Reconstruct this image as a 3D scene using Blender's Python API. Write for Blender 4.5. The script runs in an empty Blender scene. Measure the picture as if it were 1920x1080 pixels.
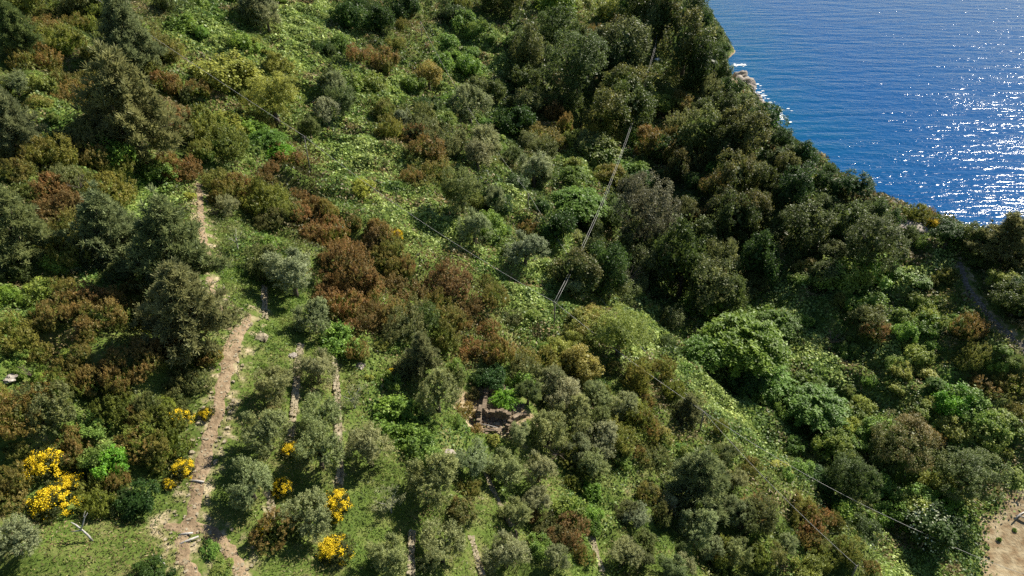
import bpy, bmesh, math, random
import numpy as np
from mathutils import Vector, Matrix

random.seed(7)
RNG = np.random.default_rng(7)
sc = bpy.context.scene
COL = sc.collection
R = math.radians

# ------------------------------------------------------------------ camera, sky, sun, exposure
PITCH = 34.0
CAMH = 90.0
FPX = 1280.0                                   # focal length in pixels of the 1920 px wide photograph
cam = bpy.data.cameras.new("camera")
cam.sensor_width = 36.0
cam.lens = 36.0 * FPX / 1920.0
cam.clip_end = 30000
camo = bpy.data.objects.new("camera", cam)
COL.objects.link(camo)
camo.location = (0, 0, CAMH)
camo.rotation_euler = (R(90 - PITCH), 0, 0)
sc.camera = camo

SUN_EL, SUN_AZ = 37.0, 47.0                     # azimuth measured clockwise from +Y
w = bpy.data.worlds.new("World")
sc.world = w
w.use_nodes = True
nt = w.node_tree
sky = nt.nodes.new("ShaderNodeTexSky")
sky.sky_type = 'NISHITA'
sky.sun_disc = False
sky.sun_elevation = R(SUN_EL)
sky.sun_rotation = R(SUN_AZ)
sky.air_density = 1.0
sky.dust_density = 0.1
bg = nt.nodes["Background"]
bg.inputs[1].default_value = 0.052
nt.links.new(sky.outputs[0], bg.inputs[0])

sun = bpy.data.lights.new("sun", 'SUN')
sun.energy = 5.0
sun.angle = R(0.53)
sun.color = (1.0, 0.93, 0.79)
suno = bpy.data.objects.new("sun", sun)
COL.objects.link(suno)
_d = Vector((math.sin(R(SUN_AZ)) * math.cos(R(SUN_EL)), math.cos(R(SUN_AZ)) * math.cos(R(SUN_EL)), math.sin(R(SUN_EL))))
suno.rotation_euler = _d.to_track_quat('Z', 'Y').to_euler()
suno.location = (0, 0, 300)

sc.view_settings.view_transform = 'Standard'
sc.view_settings.look = 'None'
sc.view_settings.gamma = 1
sc.view_settings.exposure = 1.05
sc.cycles.max_bounces = 4
sc.cycles.diffuse_bounces = 2
sc.cycles.glossy_bounces = 2
sc.cycles.transmission_bounces = 2
sc.cycles.caustics_reflective = False
sc.cycles.caustics_refractive = False
sc.cycles.sample_clamp_indirect = 3.0
sc.cycles.use_denoising = False

CP, SP = math.cos(R(PITCH)), math.sin(R(PITCH))


def ray(px, py):
    """ray of a photo pixel, scaled so that its parameter is the depth along the optical axis"""
    u = (px - 960) / FPX
    v = (540 - py) / FPX
    return np.array([u, CP + v * SP, -SP + v * CP])


def project(x, y, z):
    dz = z - CAMH
    d = y * CP - dz * SP
    up = y * SP + dz * CP
    d = np.maximum(d, 1e-3)
    return 960 + FPX * x / d, 540 - FPX * up / d, d


# ------------------------------------------------------------------ what grows where, one letter per 40 px of the photograph
# h heath, r rusty heath, q holm oak, o olive, g leafy bush, v bramble cover, . grass, y yellow-green bush,
# c chestnut, d dark evergreen bush, s sea, _ bare soil
MAP = [
    "hhhhhh..dgghovvvdddhddhqqggyydqqqsssssssssssssss",
    "hhrhhhh.ggvgovvvvdhrggggdqqhyqqqqsssssssssssssss",
    "hhhhhddhyvvvvvvdgrhhgggvqqqqqqdhqqssssssssssssss",
    "ohhhrhhrvyyyyyvdgggygggvdqqdqyhhhq_sssssssssssss",
    "hyghhhhhhhgyyyvoggvgdgddddqdhqyhhhqsssssssssssss",
    "oygghhhhhgghhvovvhohgogddrhdqqghqqhqssssssssssss",
    "hggghhhhrgggchvvvvhrhoogdhydyghyhqqqqsssssssssss",
    "hhhhgggrrhhgcrrvvvvhhgooooggqchdhqhgqqssssssssss",
    "hhrhhhggrrhrrrrvvvvhhodgvdocydqqdhqdqggqssssssss",
    "ohrrhgvvv.hhhhrhgvvvghodvdccdqqqdqhqqqdhqqssssss",
    "ohrhggggh..oghrrhhvvvvogrddddqqqhqqqdqdqqq_hhqqq",
    "ohhhhghhh..ggorrrrhvvvvgovvddqqdqydqddqqqqqgghhq",
    "hdhggghhhh..doorrhhrrrvvvvvqqdqdqhqqdydddhgvvdhq",
    "gghrgghhhh...oorrrrhrrhvvvoooddgdqqdvddghgvhhd.q",
    "ggrrhhhhhh....ohrrhhhrrhvvgyyvvdgccccvghddgghgdq",
    "ghhhrhhhhh....o.rrhdhrrhgghyyyvvdccccgvgrgggdrhq",
    "ghhhhhhhhh....o.ghgohhrrhgyyrvvdvcccgvvghvgghhvh",
    "gghhhhhhhh...o..og.hghdghhoyyhhvvvdcccgvghgvghhh",
    "hhhhhhhhhh..ooo.oggoo___gooohyhhovvgcccgvvhgcghh",
    "hhhhhhhhhh..o.o..gggoh__ooooohrhovvvgcgggvdgghhh",
    "gghhhghhh...o.o.ooggggooooooohhyhhvvvgoggghhhghg",
    "hhhhgghhh.....o.oo.go.oooohoghhgghhvvddogdhgvggv",
    "hhhhhhhh...o......ooo..oghoh.voodoohhvdgdgggygvv",
    "hhhhhddd...o.oo...o..h.ooogg.hhoooorhhvddgggyyg_",
    "o...........hoo...o.oo..orhggooooooohhrhgggggg__"[:48],
    "o........g..hoo...o.oo.oohh..oooohogohhhdvgogg__",
    "o......d.........oo.o..oooo.voooohyhhghhhvvvgg__"[:48],
]
MAP = [(m + m[-1] * 48)[:48] for m in MAP]
MAPA = np.array([[ord(c) for c in m] for m in MAP])


def kind_at(px, py):
    ix = np.clip((np.asarray(px) / 40).astype(int), 0, 47)
    iy = np.clip((np.asarray(py) / 40).astype(int), 0, 26)
    return MAPA[iy, ix]


# ------------------------------------------------------------------ terrain: heights given at photo pixels (by depth) and at map points
CTRL = []


def cdepth(px, py, depth):
    r = ray(px, py) * depth
    CTRL.append((r[0], r[1], CAMH + r[2]))


for a in [
    (100, 1040, 56), (20, 1060, 55), (100, 940, 60), (300, 1060, 58), (350, 980, 61), (230, 900, 65), (60, 800, 64),
    (430, 640, 80), (395, 780, 71), (375, 400, 107), (480, 560, 88), (100, 600, 72), (20, 430, 84), (220, 420, 90),
    (230, 250, 112), (100, 100, 135), (20, 20, 150), (260, 10, 165), (400, 100, 163), (600, 100, 182), (500, 250, 142),
    (600, 330, 132), (480, 30, 190), (800, 50, 232), (700, 180, 172), (1000, 30, 255), (1150, 10, 285), (1280, 30, 290),
    (540, 720, 78), (590, 600, 92), (500, 820, 71), (620, 900, 69), (640, 650, 87), (600, 1050, 62), (480, 1000, 63),
    (700, 820, 76), (760, 960, 70), (880, 1050, 69), (900, 900, 79), (820, 700, 90), (700, 500, 108), (700, 400, 121),
    (940, 800, 88), (1000, 720, 97), (1050, 900, 84), (1100, 1040, 76), (1000, 600, 111), (900, 450, 125), (800, 300, 146),
    (1200, 900, 91), (1250, 1050, 82), (1150, 800, 97), (1150, 680, 107), (1040, 570, 116), (960, 500, 122),
    (1250, 720, 108), (1330, 800, 103), (1420, 900, 98), (1550, 1000, 94), (1400, 1050, 88), (1650, 1070, 92),
    (930, 250, 190), (960, 130, 222), (1080, 330, 176), (1150, 450, 158), (1250, 560, 141), (1300, 620, 134),
    (1400, 730, 124), (1500, 850, 114), (1620, 950, 106), (1720, 1030, 101), (1000, 380, 150),
    (1080, 200, 215), (1200, 250, 206), (1200, 400, 176), (1250, 120, 248), (1350, 250, 200), (1330, 400, 166), (1450, 350, 172),
    (1330, 550, 146), (1450, 500, 150), (1560, 420, 158), (1500, 620, 137), (1600, 550, 142), (1650, 680, 128), (1560, 780, 119),
    (1700, 500, 145), (1750, 600, 131), (1830, 540, 135), (1900, 620, 124), (1800, 720, 120), (1720, 850, 112), (1880, 820, 112),
    (1880, 1000, 103), (1840, 1060, 100), (1800, 950, 106), (1915, 920, 108),
    # the ridge against the sea
    (1320, 10, 318), (1355, 90, 262), (1378, 145, 236), (1450, 245, 196), (1500, 300, 180), (1560, 345, 168), (1620, 385, 160), (1700, 432, 151),
    (1800, 450, 148), (1900, 455, 148),
]:
    cdepth(*a)
CTRL += [(-150, 60, 78), (-160, 180, 88), (-170, 330, 92), (-80, 10, 56), (-40, 5, 42), (0, 10, 33), (50, 10, 14), (100, 20, 5),
         (-100, 420, 72), (-20, 430, 52), (50, 430, 34), (150, 60, 6), (200, 50, 10), (160, 118, 18), (205, 115, 20), (-60, -30, 52),
         (60, -30, 15), (150, -20, 8), (205, -20, 10), (-170, -30, 88), (-200, 100, 100), (-60, 300, 55),
         # seaward foot of the slope
         (112, 430, -5), (110, 370, -5), (102, 320, -5), (94, 255, -5), (98, 290, -4), (93, 270, -4), (99, 240, -5), (102, 210, -5), (103, 190, -5), (110, 172, -5),
         (122, 160, -5), (145, 160, -5), (175, 158, -5), (205, 155, -5), (140, 200, -9), (140, 300, -9), (205, 200, -9), (160, 420, -9), (205, 430, -9), (205, 300, -9)]
C3 = np.array(CTRL)


def _tps(r2):
    return np.where(r2 > 0, r2 * np.log(np.maximum(r2, 1e-9)), 0.0)


def fit_tps(P, z, lam):
    n = len(P)
    K = _tps(((P[:, None] - P[None]) ** 2).sum(-1)) + lam * np.eye(n)
    Q = np.hstack([np.ones((n, 1)), P])
    A = np.vstack([np.hstack([K, Q]), np.hstack([Q.T, np.zeros((3, 3))])])
    return np.linalg.solve(A, np.concatenate([z, np.zeros(3)]))


SCL = 0.01
WTS = fit_tps(C3[:, :2] * SCL, C3[:, 2], 0.012)
X0, X1, Y0, Y1, DG = -190.0, 205.0, -25.0, 430.0, 0.8
GX = np.arange(X0, X1 + DG, DG)
GY = np.arange(Y0, Y1 + DG, DG)
MX, MY = np.meshgrid(GX, GY)


def eval_tps(x, y):
    out = WTS[-3] + WTS[-2] * x * SCL + WTS[-1] * y * SCL
    for k in range(len(C3)):
        out = out + WTS[k] * _tps((x * SCL - C3[k, 0] * SCL) ** 2 + (y * SCL - C3[k, 1] * SCL) ** 2)
    return out


def vnoise(x, y, seed, freq):
    """smooth value noise"""
    rs = np.random.default_rng(seed)
    T = rs.random((256, 256))
    x = x * freq
    y = y * freq
    xi, yi = np.floor(x).astype(int), np.floor(y).astype(int)
    fx, fy = x - xi, y - yi
    fx = fx * fx * (3 - 2 * fx)
    fy = fy * fy * (3 - 2 * fy)
    a = T[yi % 256, xi % 256]
    b = T[yi % 256, (xi + 1) % 256]
    c = T[(yi + 1) % 256, xi % 256]
    d = T[(yi + 1) % 256, (xi + 1) % 256]
    return a * (1 - fx) * (1 - fy) + b * fx * (1 - fy) + c * (1 - fx) * fy + d * fx * fy


HZ = eval_tps(MX, MY)


def height(x, y):
    fx = np.clip((np.asarray(x, float) - X0) / DG, 0, len(GX) - 1.001)
    fy = np.clip((np.asarray(y, float) - Y0) / DG, 0, len(GY) - 1.001)
    ix, iy = fx.astype(int), fy.astype(int)
    a, b = fx - ix, fy - iy
    return (HZ[iy, ix] * (1 - a) * (1 - b) + HZ[iy, ix + 1] * a * (1 - b) + HZ[iy + 1, ix] * (1 - a) * b + HZ[iy + 1, ix + 1] * a * b)


def hit(px, py, above=0.0, k=0.0, tmin=40.0):
    """first point of a pixel's ray that is 'above + k*depth' metres over the ground"""
    r = ray(px, py)
    t = np.arange(tmin, 420.0, 0.25)
    hgt = CAMH + r[2] * t - height(r[0] * t, r[1] * t) - above - k * t
    idx = np.nonzero(hgt <= 0)[0]
    if len(idx) == 0:
        return None
    t = t[idx[0]]
    x, y = r[0] * t, r[1] * t
    return float(x), float(y), float(height(x, y)), float(t)


def polyline3(pts):
    out = []
    for p in pts:
        h = hit(p[0], p[1])
        if h:
            out.append(np.array(h[:3]))
    return out


def resample(pts, step):
    P = [np.array(p, float) for p in pts]
    out = [P[0]]
    for a, b in zip(P[:-1], P[1:]):
        L = np.linalg.norm((b - a)[:2])
        n = max(1, int(L / step))
        for i in range(1, n + 1):
            out.append(a + (b - a) * i / n)
    return np.array(out)


# the dirt path (photo pixel, half width in px)
PATHS = [
    [(372, 345, 4), (374, 370, 6), (375, 400, 8), (380, 440, 9), (385, 480, 11)],
    [(392, 520, 7), (402, 560, 7), (425, 600, 6), (432, 622, 8)],
    [(468, 590, 5), (460, 610, 8), (446, 628, 12), (436, 655, 14), (427, 690, 15), (414, 740, 14), (405, 780, 14), (392, 825, 16), (383, 865, 15),
     (372, 905, 14), (364, 945, 13), (357, 985, 17)],
    [(310, 988, 9), (335, 990, 13), (357, 988, 16), (385, 996, 14), (410, 1012, 15), (432, 1038, 15), (448, 1065, 14), (462, 1100, 14)],
    [(352, 990, 15), (343, 1015, 14), (343, 1045, 13), (362, 1080, 14), (380, 1110, 14)],
]
MULE = [(1800, 492, 6), (1806, 520, 7), (1818, 548, 8), (1842, 580, 8), (1868, 610, 8), (1895, 635, 9), (1925, 665, 9), (1960, 700, 9)]
# dry stone terrace walls (photo pixels, height m)
WALLS = [
    ([(621, 624), (626, 668), (631, 712), (634, 771), (635, 825), (639, 889), (636, 916)], 1.3, "pale dry stone terrace wall between the middle and lower rows of olives"),
    ([(566, 655), (560, 685), (556, 746), (546, 825)], 1.0, "weathered dry stone wall between the two upper rows of olives"),
    ([(508, 925), (509, 965), (506, 1000)], 0.9, "short overgrown stone wall above the lowest broom near the path fork"),
    ([(497, 540), (496, 570), (498, 600)], 0.9, "short stone wall under the grassy strip above the dirt path bend"),
    ([(773, 1003), (772, 1040), (771, 1085)], 1.2, "dry stone wall reaching the bottom edge below the sparse grey olive"),
    ([(883, 1010), (893, 1040), (905, 1085)], 1.1, "pale stone wall with bare earth strip between two bottom olives"),
    ([(910, 890), (937, 947), (960, 990)], 0.9, "mossy stone wall running down beside the grassy terrace below the boulder"),
    ([(1110, 1005), (1118, 1040), (1130, 1075)], 1.0, "reddish stone wall by the rusty heath at the bottom edge"),
    ([(412, 660), (403, 700), (396, 735), (388, 765), (374, 800), (364, 840), (356, 880)], 0.45, "low stone edging along the heath side of the dirt path"),
    ([(467, 655), (458, 690), (446, 730), (436, 780), (425, 830), (405, 880)], 0.3, "scattered low stone edging on the olive side of the dirt path"),
]
RUIN = hit(930, 792)

# masks carried by the ground grid
GPX, GPY, GD = project(MX, MY, HZ)
KG = kind_at(np.clip(GPX, 0, 1919), np.clip(GPY, 0, 1079))
infr = (GPX > -60) & (GPX < 1980) & (GPY > -60) & (GPY < 1140) & (GD > 5)
soft = np.where(np.isin(KG, [ord('.'), ord('_')]) & infr, 0.0, 1.0)


def blur(a, n):
    for _ in range(n):
        a = (a + np.roll(a, 1, 0) + np.roll(a, -1, 0) + np.roll(a, 1, 1) + np.roll(a, -1, 1)) / 5
    return a


soft = blur(soft, 12)


def dist_to(poly):
    """distance of every grid node to a world polyline (only near it)"""
    D = np.full(MX.shape, 99.0)
    for a, b in zip(poly[:-1], poly[1:]):
        ax, ay, bx, by = a[0], a[1], b[0], b[1]
        i0 = max(0, int((min(ax, bx) - 8 - X0) / DG)); i1 = int((max(ax, bx) + 8 - X0) / DG) + 1
        j0 = max(0, int((min(ay, by) - 8 - Y0) / DG)); j1 = int((max(ay, by) + 8 - Y0) / DG) + 1
        x, y = MX[j0:j1, i0:i1], MY[j0:j1, i0:i1]
        L2 = (bx - ax) ** 2 + (by - ay) ** 2 + 1e-9
        t = np.clip(((x - ax) * (bx - ax) + (y - ay) * (by - ay)) / L2, 0, 1)
        d = np.hypot(x - ax - t * (bx - ax), y - ay - t * (by - ay))
        D[j0:j1, i0:i1] = np.minimum(D[j0:j1, i0:i1], d)
    return D


PATHW = [polyline3(p) for p in PATHS]
MULEW = polyline3(MULE)
WALLW = [polyline3(p) for p, _, _ in WALLS]
DP = np.full(MX.shape, 99.0)
for p in PATHW + [MULEW]:
    DP = np.minimum(DP, dist_to(p))
DWALL = np.full(MX.shape, 99.0)
for p in WALLW:
    DWALL = np.minimum(DWALL, dist_to(p))
DR = np.hypot(MX - RUIN[0], MY - RUIN[1] - 2.0)
calm = np.clip((DP - 1.2) / 3, 0, 1) * np.clip((DR - 5) / 3, 0, 1) * np.clip(DWALL / 3, 0.15, 1)
land = np.clip((HZ + 1) / 6, 0, 1)
lumps = (vnoise(MX, MY, 1, 1 / 8.0) - 0.5) * 3.2 + (vnoise(MX, MY, 2, 1 / 3.2) - 0.5) * 2.8 + (vnoise(MX, MY, 3, 1 / 1.9) - 0.5) * 0.6
HZ = HZ + lumps * soft * calm * land + (vnoise(MX, MY, 4, 1 / 2.2) - 0.5) * 0.25 * (1 - soft)
# terraces: a step of the ground at every wall, high side toward -x (uphill)
for pw, (pp, hgt, _) in zip(WALLW[:8], WALLS[:8]):
    D = dist_to(pw)
    ys = np.array([p[1] for p in pw]); xs = np.array([p[0] for p in pw])
    o = np.argsort(ys)
    xline = np.interp(MY, ys[o], xs[o])
    endf = np.clip((MY - ys.min()) / 2 + 0.5, 0, 1) * np.clip((ys.max() - MY) / 2 + 0.5, 0, 1)
    sd = MX - xline
    up = np.where(sd < 0, np.exp(sd / 4.0), -np.exp(-sd / 3.0)) * np.clip(np.abs(sd) / 0.5, 0, 1)
    HZ = HZ + np.where(D < 7, up * endf * hgt * 0.4, 0)
# flat floor round the ruin
fl = np.clip((6.5 - DR) / 3, 0, 1)
HZ = HZ * (1 - fl) + (RUIN[2] + 0.12 * (RUIN[0] - MX) * 0 + (MY - RUIN[1]) * 0.02) * fl
RUIN = (RUIN[0], RUIN[1], float(height(RUIN[0], RUIN[1])), RUIN[3])

# ------------------------------------------------------------------ object helpers


def tag(o, label=None, cat=None, group=None, kind=None):
    if label: o['label'] = label
    if cat: o['category'] = cat
    if group: o['group'] = group
    if kind: o['kind'] = kind
    return o


def mesh_np(name, V, F, mat=None, attrs=None, smooth=False):
    """V (n,3), F (m,k) -> mesh; attrs: dict name -> per vertex float or colour"""
    me = bpy.data.meshes.new(name)
    V = np.asarray(V, np.float32)
    F = np.asarray(F, np.int32)
    m, k = F.shape
    me.vertices.add(len(V))
    me.vertices.foreach_set("co", V.ravel())
    me.loops.add(m * k)
    me.loops.foreach_set("vertex_index", F.ravel())
    me.polygons.add(m)
    me.polygons.foreach_set("loop_start", np.arange(0, m * k, k, dtype=np.int32))
    me.polygons.foreach_set("loop_total", np.full(m, k, np.int32))
    if attrs:
        for n, a in attrs.items():
            a = np.asarray(a, np.float32)
            if a.ndim == 1:
                at = me.attributes.new(n, 'FLOAT', 'POINT'); at.data.foreach_set("value", a)
            else:
                at = me.attributes.new(n, 'FLOAT_COLOR', 'POINT')
                if a.shape[1] == 3: a = np.hstack([a, np.ones((len(a), 1), np.float32)])
                at.data.foreach_set("color", a.ravel())
    me.update(calc_edges=True)
    if smooth:
        me.polygons.foreach_set("use_smooth", np.ones(m, bool))
    if mat: me.materials.append(mat)
    return me


def link(name, data, parent=None, loc=None):
    o = bpy.data.objects.new(name, data)
    COL.objects.link(o)
    if parent: o.parent = parent
    if loc is not None: o.location = loc
    return o


class MB:
    """collects tubes, stones and blocks into one mesh"""

    def __init__(s):
        s.v, s.f = [], []

    def tube(s, pts, rad, n=7):
        pts = [Vector(p) for p in pts]
        if not hasattr(rad, '__len__'): rad = [rad] * len(pts)
        base = len(s.v)
        for i, p in enumerate(pts):
            d = (pts[min(i + 1, len(pts) - 1)] - pts[max(i - 1, 0)]).normalized()
            a = d.orthogonal().normalized() if abs(d.z) > .99 or True else None
            if i == 0:
                ref = a
            a = (ref - d * ref.dot(d)).normalized()
            b = d.cross(a)
            for k in range(n):
                t = 2 * math.pi * k / n
                s.v.append(p + (a * math.cos(t) + b * math.sin(t)) * rad[i])
        for i in range(len(pts) - 1):
            for k in range(n):
                a0 = base + i * n + k; a1 = base + i * n + (k + 1) % n
                s.f.append((a0, a1, a1 + n, a0 + n))
        s.f.append(tuple(base + k for k in range(n))[::-1])
        s.f.append(tuple(base + (len(pts) - 1) * n + k for k in range(n)))

    def stone(s, c, size, rz=0.0, jit=0.16, rs=random):
        base = len(s.v)
        ca, sa = math.cos(rz), math.sin(rz)
        for dz in (-1, 1):
            for dx, dy in ((-1, -1), (1, -1), (1, 1), (-1, 1)):
                x = dx * size[0] / 2 * (1 + rs.uniform(-jit, jit)); y = dy * size[1] / 2 * (1 + rs.uniform(-jit, jit))
                z = dz * size[2] / 2 * (1 + rs.uniform(-jit, jit))
                s.v.append(Vector((c[0] + x * ca - y * sa, c[1] + x * sa + y * ca, c[2] + z)))
        for f in ((0, 3, 2, 1), (4, 5, 6, 7), (0, 1, 5, 4), (1, 2, 6, 5), (2, 3, 7, 6), (3, 0, 4, 7)):
            s.f.append(tuple(base + i for i in f))

    def mesh(s, name, mat, smooth=False):
        me = bpy.data.meshes.new(name)
        me.from_pydata([tuple(v) for v in s.v], [], s.f)
        me.update()
        if smooth: me.polygons.foreach_set("use_smooth", np.ones(len(me.polygons), bool))
        me.materials.append(mat)
        return me


# ------------------------------------------------------------------ materials


def new_mat(name):
    m = bpy.data.materials.new(name)
    m.use_nodes = True
    t = m.node_tree
    for n in list(t.nodes):
        if n.type != 'OUTPUT_MATERIAL': t.nodes.remove(n)
    return m, t, t.nodes, t.links, next(n for n in t.nodes if n.type == 'OUTPUT_MATERIAL')


def node(N, typ, **kw):
    n = N.new(typ)
    for k, v in kw.items(): setattr(n, k, v)
    return n


def leaf_material(name, attr_color=False, transl=0.4, rough=0.5, spec=0.22):
    """colour of the object (or of a vertex attribute) varied leaf by leaf; tips can be of another colour"""
    m, t, N, L, out = new_mat(name)
    if attr_color:
        src = node(N, 'ShaderNodeAttribute', attribute_name="col")
        col = src.outputs['Color']
    else:
        src = node(N, 'ShaderNodeObjectInfo')
        col = src.outputs['Color']
        tipa = node(N, 'ShaderNodeAttribute', attribute_name="tip")
        mul = node(N, 'ShaderNodeMath', operation='MULTIPLY')
        L.new(tipa.outputs['Fac'], mul.inputs[0]); L.new(src.outputs['Alpha'], mul.inputs[1])
        mx = node(N, 'ShaderNodeMix', data_type='RGBA')
        L.new(mul.outputs[0], mx.inputs[0]); L.new(col, mx.inputs[6])
        mx.inputs[7].default_value = (0.27, 0.16, 0.055, 1)
        col = mx.outputs[2]
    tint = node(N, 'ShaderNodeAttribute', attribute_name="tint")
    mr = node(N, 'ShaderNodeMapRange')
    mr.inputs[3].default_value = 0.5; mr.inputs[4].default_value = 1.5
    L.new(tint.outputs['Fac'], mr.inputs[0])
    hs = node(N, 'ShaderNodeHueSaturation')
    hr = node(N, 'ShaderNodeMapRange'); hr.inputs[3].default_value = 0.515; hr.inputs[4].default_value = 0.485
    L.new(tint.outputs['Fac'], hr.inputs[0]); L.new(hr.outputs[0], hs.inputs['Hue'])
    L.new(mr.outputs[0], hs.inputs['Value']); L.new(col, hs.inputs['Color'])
    p = node(N, 'ShaderNodeBsdfPrincipled')
    p.inputs['Roughness'].default_value = rough
    p.inputs['Specular IOR Level'].default_value = spec
    L.new(hs.outputs[0], p.inputs['Base Color'])
    tr = node(N, 'ShaderNodeBsdfTranslucent')
    br = node(N, 'ShaderNodeHueSaturation'); br.inputs['Value'].default_value = 1.25; br.inputs['Hue'].default_value = 0.488
    L.new(hs.outputs[0], br.inputs['Color']); L.new(br.outputs[0], tr.inputs[0])
    ms = node(N, 'ShaderNodeMixShader'); ms.inputs[0].default_value = transl
    L.new(p.outputs[0], ms.inputs[1]); L.new(tr.outputs[0], ms.inputs[2]); L.new(ms.outputs[0], out.inputs[0])
    return m


def noise_mat(name, stops, scale=2.0, rough=0.9, bump=0.3, detail=6, bscale=None, bdist=0.1):
    m, t, N, L, out = new_mat(name)
    tc = node(N, 'ShaderNodeTexCoord')
    nz = node(N, 'ShaderNodeTexNoise'); nz.inputs['Scale'].default_value = scale; nz.inputs['Detail'].default_value = detail
    nz.inputs['Roughness'].default_value = 0.65
    L.new(tc.outputs['Object'], nz.inputs['Vector'])
    cr = node(N, 'ShaderNodeValToRGB')
    cr.color_ramp.elements[0].position = stops[0][0]; cr.color_ramp.elements[0].color = (*stops[0][1], 1)
    cr.color_ramp.elements[1].position = stops[-1][0]; cr.color_ramp.elements[1].color = (*stops[-1][1], 1)
    for pos, c in stops[1:-1]:
        e = cr.color_ramp.elements.new(pos); e.color = (*c, 1)
    L.new(nz.outputs[0], cr.inputs[0])
    p = node(N, 'ShaderNodeBsdfPrincipled'); p.inputs['Roughness'].default_value = rough
    p.inputs['Specular IOR Level'].default_value = 0.2
    L.new(cr.outputs[0], p.inputs['Base Color'])
    if bump:
        n2 = node(N, 'ShaderNodeTexNoise'); n2.inputs['Scale'].default_value = bscale or scale * 3; n2.inputs['Detail'].default_value = 5
        L.new(tc.outputs['Object'], n2.inputs['Vector'])
        b = node(N, 'ShaderNodeBump'); b.inputs['Strength'].default_value = bump; b.inputs['Distance'].default_value = bdist
        L.new(n2.outputs[0], b.inputs['Height']); L.new(b.outputs[0], p.inputs['Normal'])
    L.new(p.outputs[0], out.inputs[0])
    return m


LEAF = leaf_material("leaf")
NEEDLE = leaf_material("needle", transl=0.35, rough=0.55, spec=0.25)
COVER = leaf_material("cover_leaf", attr_color=True, transl=0.3)
BARK = noise_mat("bark", [(0.35, (.05, .04, .03)), (0.65, (.16, .13, .10))], 4, bump=.5)
DEADWOOD = noise_mat("weathered_wood", [(0.35, (.28, .26, .24)), (0.65, (.5, .48, .45))], 3, bump=.4)
POLEWOOD = noise_mat("pole_wood", [(0.35, (.12, .11, .09)), (0.65, (.24, .22, .19))], 3, bump=.2)
STONE = noise_mat("dry_stone", [(0.3, (.16, .135, .085)), (0.5, (.29, .245, .165)), (0.7, (.42, .365, .27))], 1.1, bump=.5)
REDSTONE = noise_mat("ruin_stone", [(0.3, (.09, .065, .045)), (0.5, (.19, .145, .10)), (0.7, (.36, .285, .205))], 1.3, bump=.5)
ROCK = noise_mat("sea_rock", [(0.3, (.16, .13, .11)), (0.5, (.34, .30, .26)), (0.7, (.52, .48, .43))], .35, bump=.6, bscale=1.2, bdist=.5)
SOIL = noise_mat("path_soil", [(0.3, (.12, .085, .05)), (0.48, (.215, .155, .095)), (0.7, (.32, .245, .16))], .9, bump=.9, bscale=3.5, bdist=.2)
COBBLE = noise_mat("mule_track_stone", [(0.35, (.07, .06, .045)), (0.55, (.16, .14, .11)), (0.7, (.36, .33, .29))], 2.5, bump=.6, bscale=6)
WIRE = noise_mat("cable_metal", [(0.3, (.27, .265, .255)), (0.7, (.40, .39, .375))], 2, rough=.45, bump=0)
FOAM = noise_mat("foam_white", [(0.3, (.7, .73, .75)), (0.7, (.88, .9, .9))], 2, rough=.7, bump=.5, bscale=3)
YELLOW = noise_mat("broom_flower", [(0.3, (.38, .25, .012)), (0.52, (.78, .56, .015)), (0.75, (.84, .70, .04))], 6, rough=.7, bump=0)
WHITEFL = noise_mat("pale_blossom", [(0.3, (.42, .46, .28)), (0.7, (.66, .68, .5))], 3, rough=.7, bump=0)

# ground
m, t, N, L, out = new_mat("hillside_soil")
GROUND = m
tc = node(N, 'ShaderNodeTexCoord')
n1 = node(N, 'ShaderNodeTexNoise'); n1.inputs['Scale'].default_value = .35; n1.inputs['Detail'].default_value = 8; n1.inputs['Roughness'].default_value = .7
L.new(tc.outputs['Object'], n1.inputs['Vector'])
g1 = node(N, 'ShaderNodeValToRGB')
for i, (pos, c) in enumerate([(0.32, (.05, .075, .016)), (0.48, (.085, .125, .024)), (0.58, (.12, .14, .04)), (0.7, (.19, .16, .085))]):
    e = g1.color_ramp.elements[i] if i < 2 else g1.color_ramp.elements.new(pos)
    e.position = pos; e.color = (*c, 1)
L.new(n1.outputs[0], g1.inputs[0])
n2 = node(N, 'ShaderNodeTexNoise'); n2.inputs['Scale'].default_value = .8; n2.inputs['Detail'].default_value = 8
L.new(tc.outputs['Object'], n2.inputs['Vector'])
g2 = node(N, 'ShaderNodeValToRGB')
for i, (pos, c) in enumerate([(0.3, (.17, .105, .055)), (0.5, (.28, .215, .130)), (0.68, (.38, .315, .205))]):
    e = g2.color_ramp.elements[i] if i < 2 else g2.color_ramp.elements.new(pos)
    e.position = pos; e.color = (*c, 1)
L.new(n2.outputs[0], g2.inputs[0])
at = node(N, 'ShaderNodeAttribute', attribute_name="bare")
ad = node(N, 'ShaderNodeMath', operation='ADD'); sb = node(N, 'ShaderNodeMath', operation='SUBTRACT')
L.new(n2.outputs[0], sb.inputs[0]); sb.inputs[1].default_value = 0.5
L.new(at.outputs['Fac'], ad.inputs[0]); L.new(sb.outputs[0], ad.inputs[1])
mr = node(N, 'ShaderNodeMapRange'); mr.inputs[1].default_value = .4; mr.inputs[2].default_value = .6
L.new(ad.outputs[0], mr.inputs[0])
mx = node(N, 'ShaderNodeMix', data_type='RGBA')
L.new(mr.outputs[0], mx.inputs[0]); L.new(g1.outputs[0], mx.inputs[6]); L.new(g2.outputs[0], mx.inputs[7])
p = node(N, 'ShaderNodeBsdfPrincipled'); p.inputs['Roughness'].default_value = .95; p.inputs['Specular IOR Level'].default_value = .1
bm_ = node(N, 'ShaderNodeBump'); bm_.inputs['Strength'].default_value = .6; bm_.inputs['Distance'].default_value = .3
n3 = node(N, 'ShaderNodeTexNoise'); n3.inputs['Scale'].default_value = 2.2; n3.inputs['Detail'].default_value = 6
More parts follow.
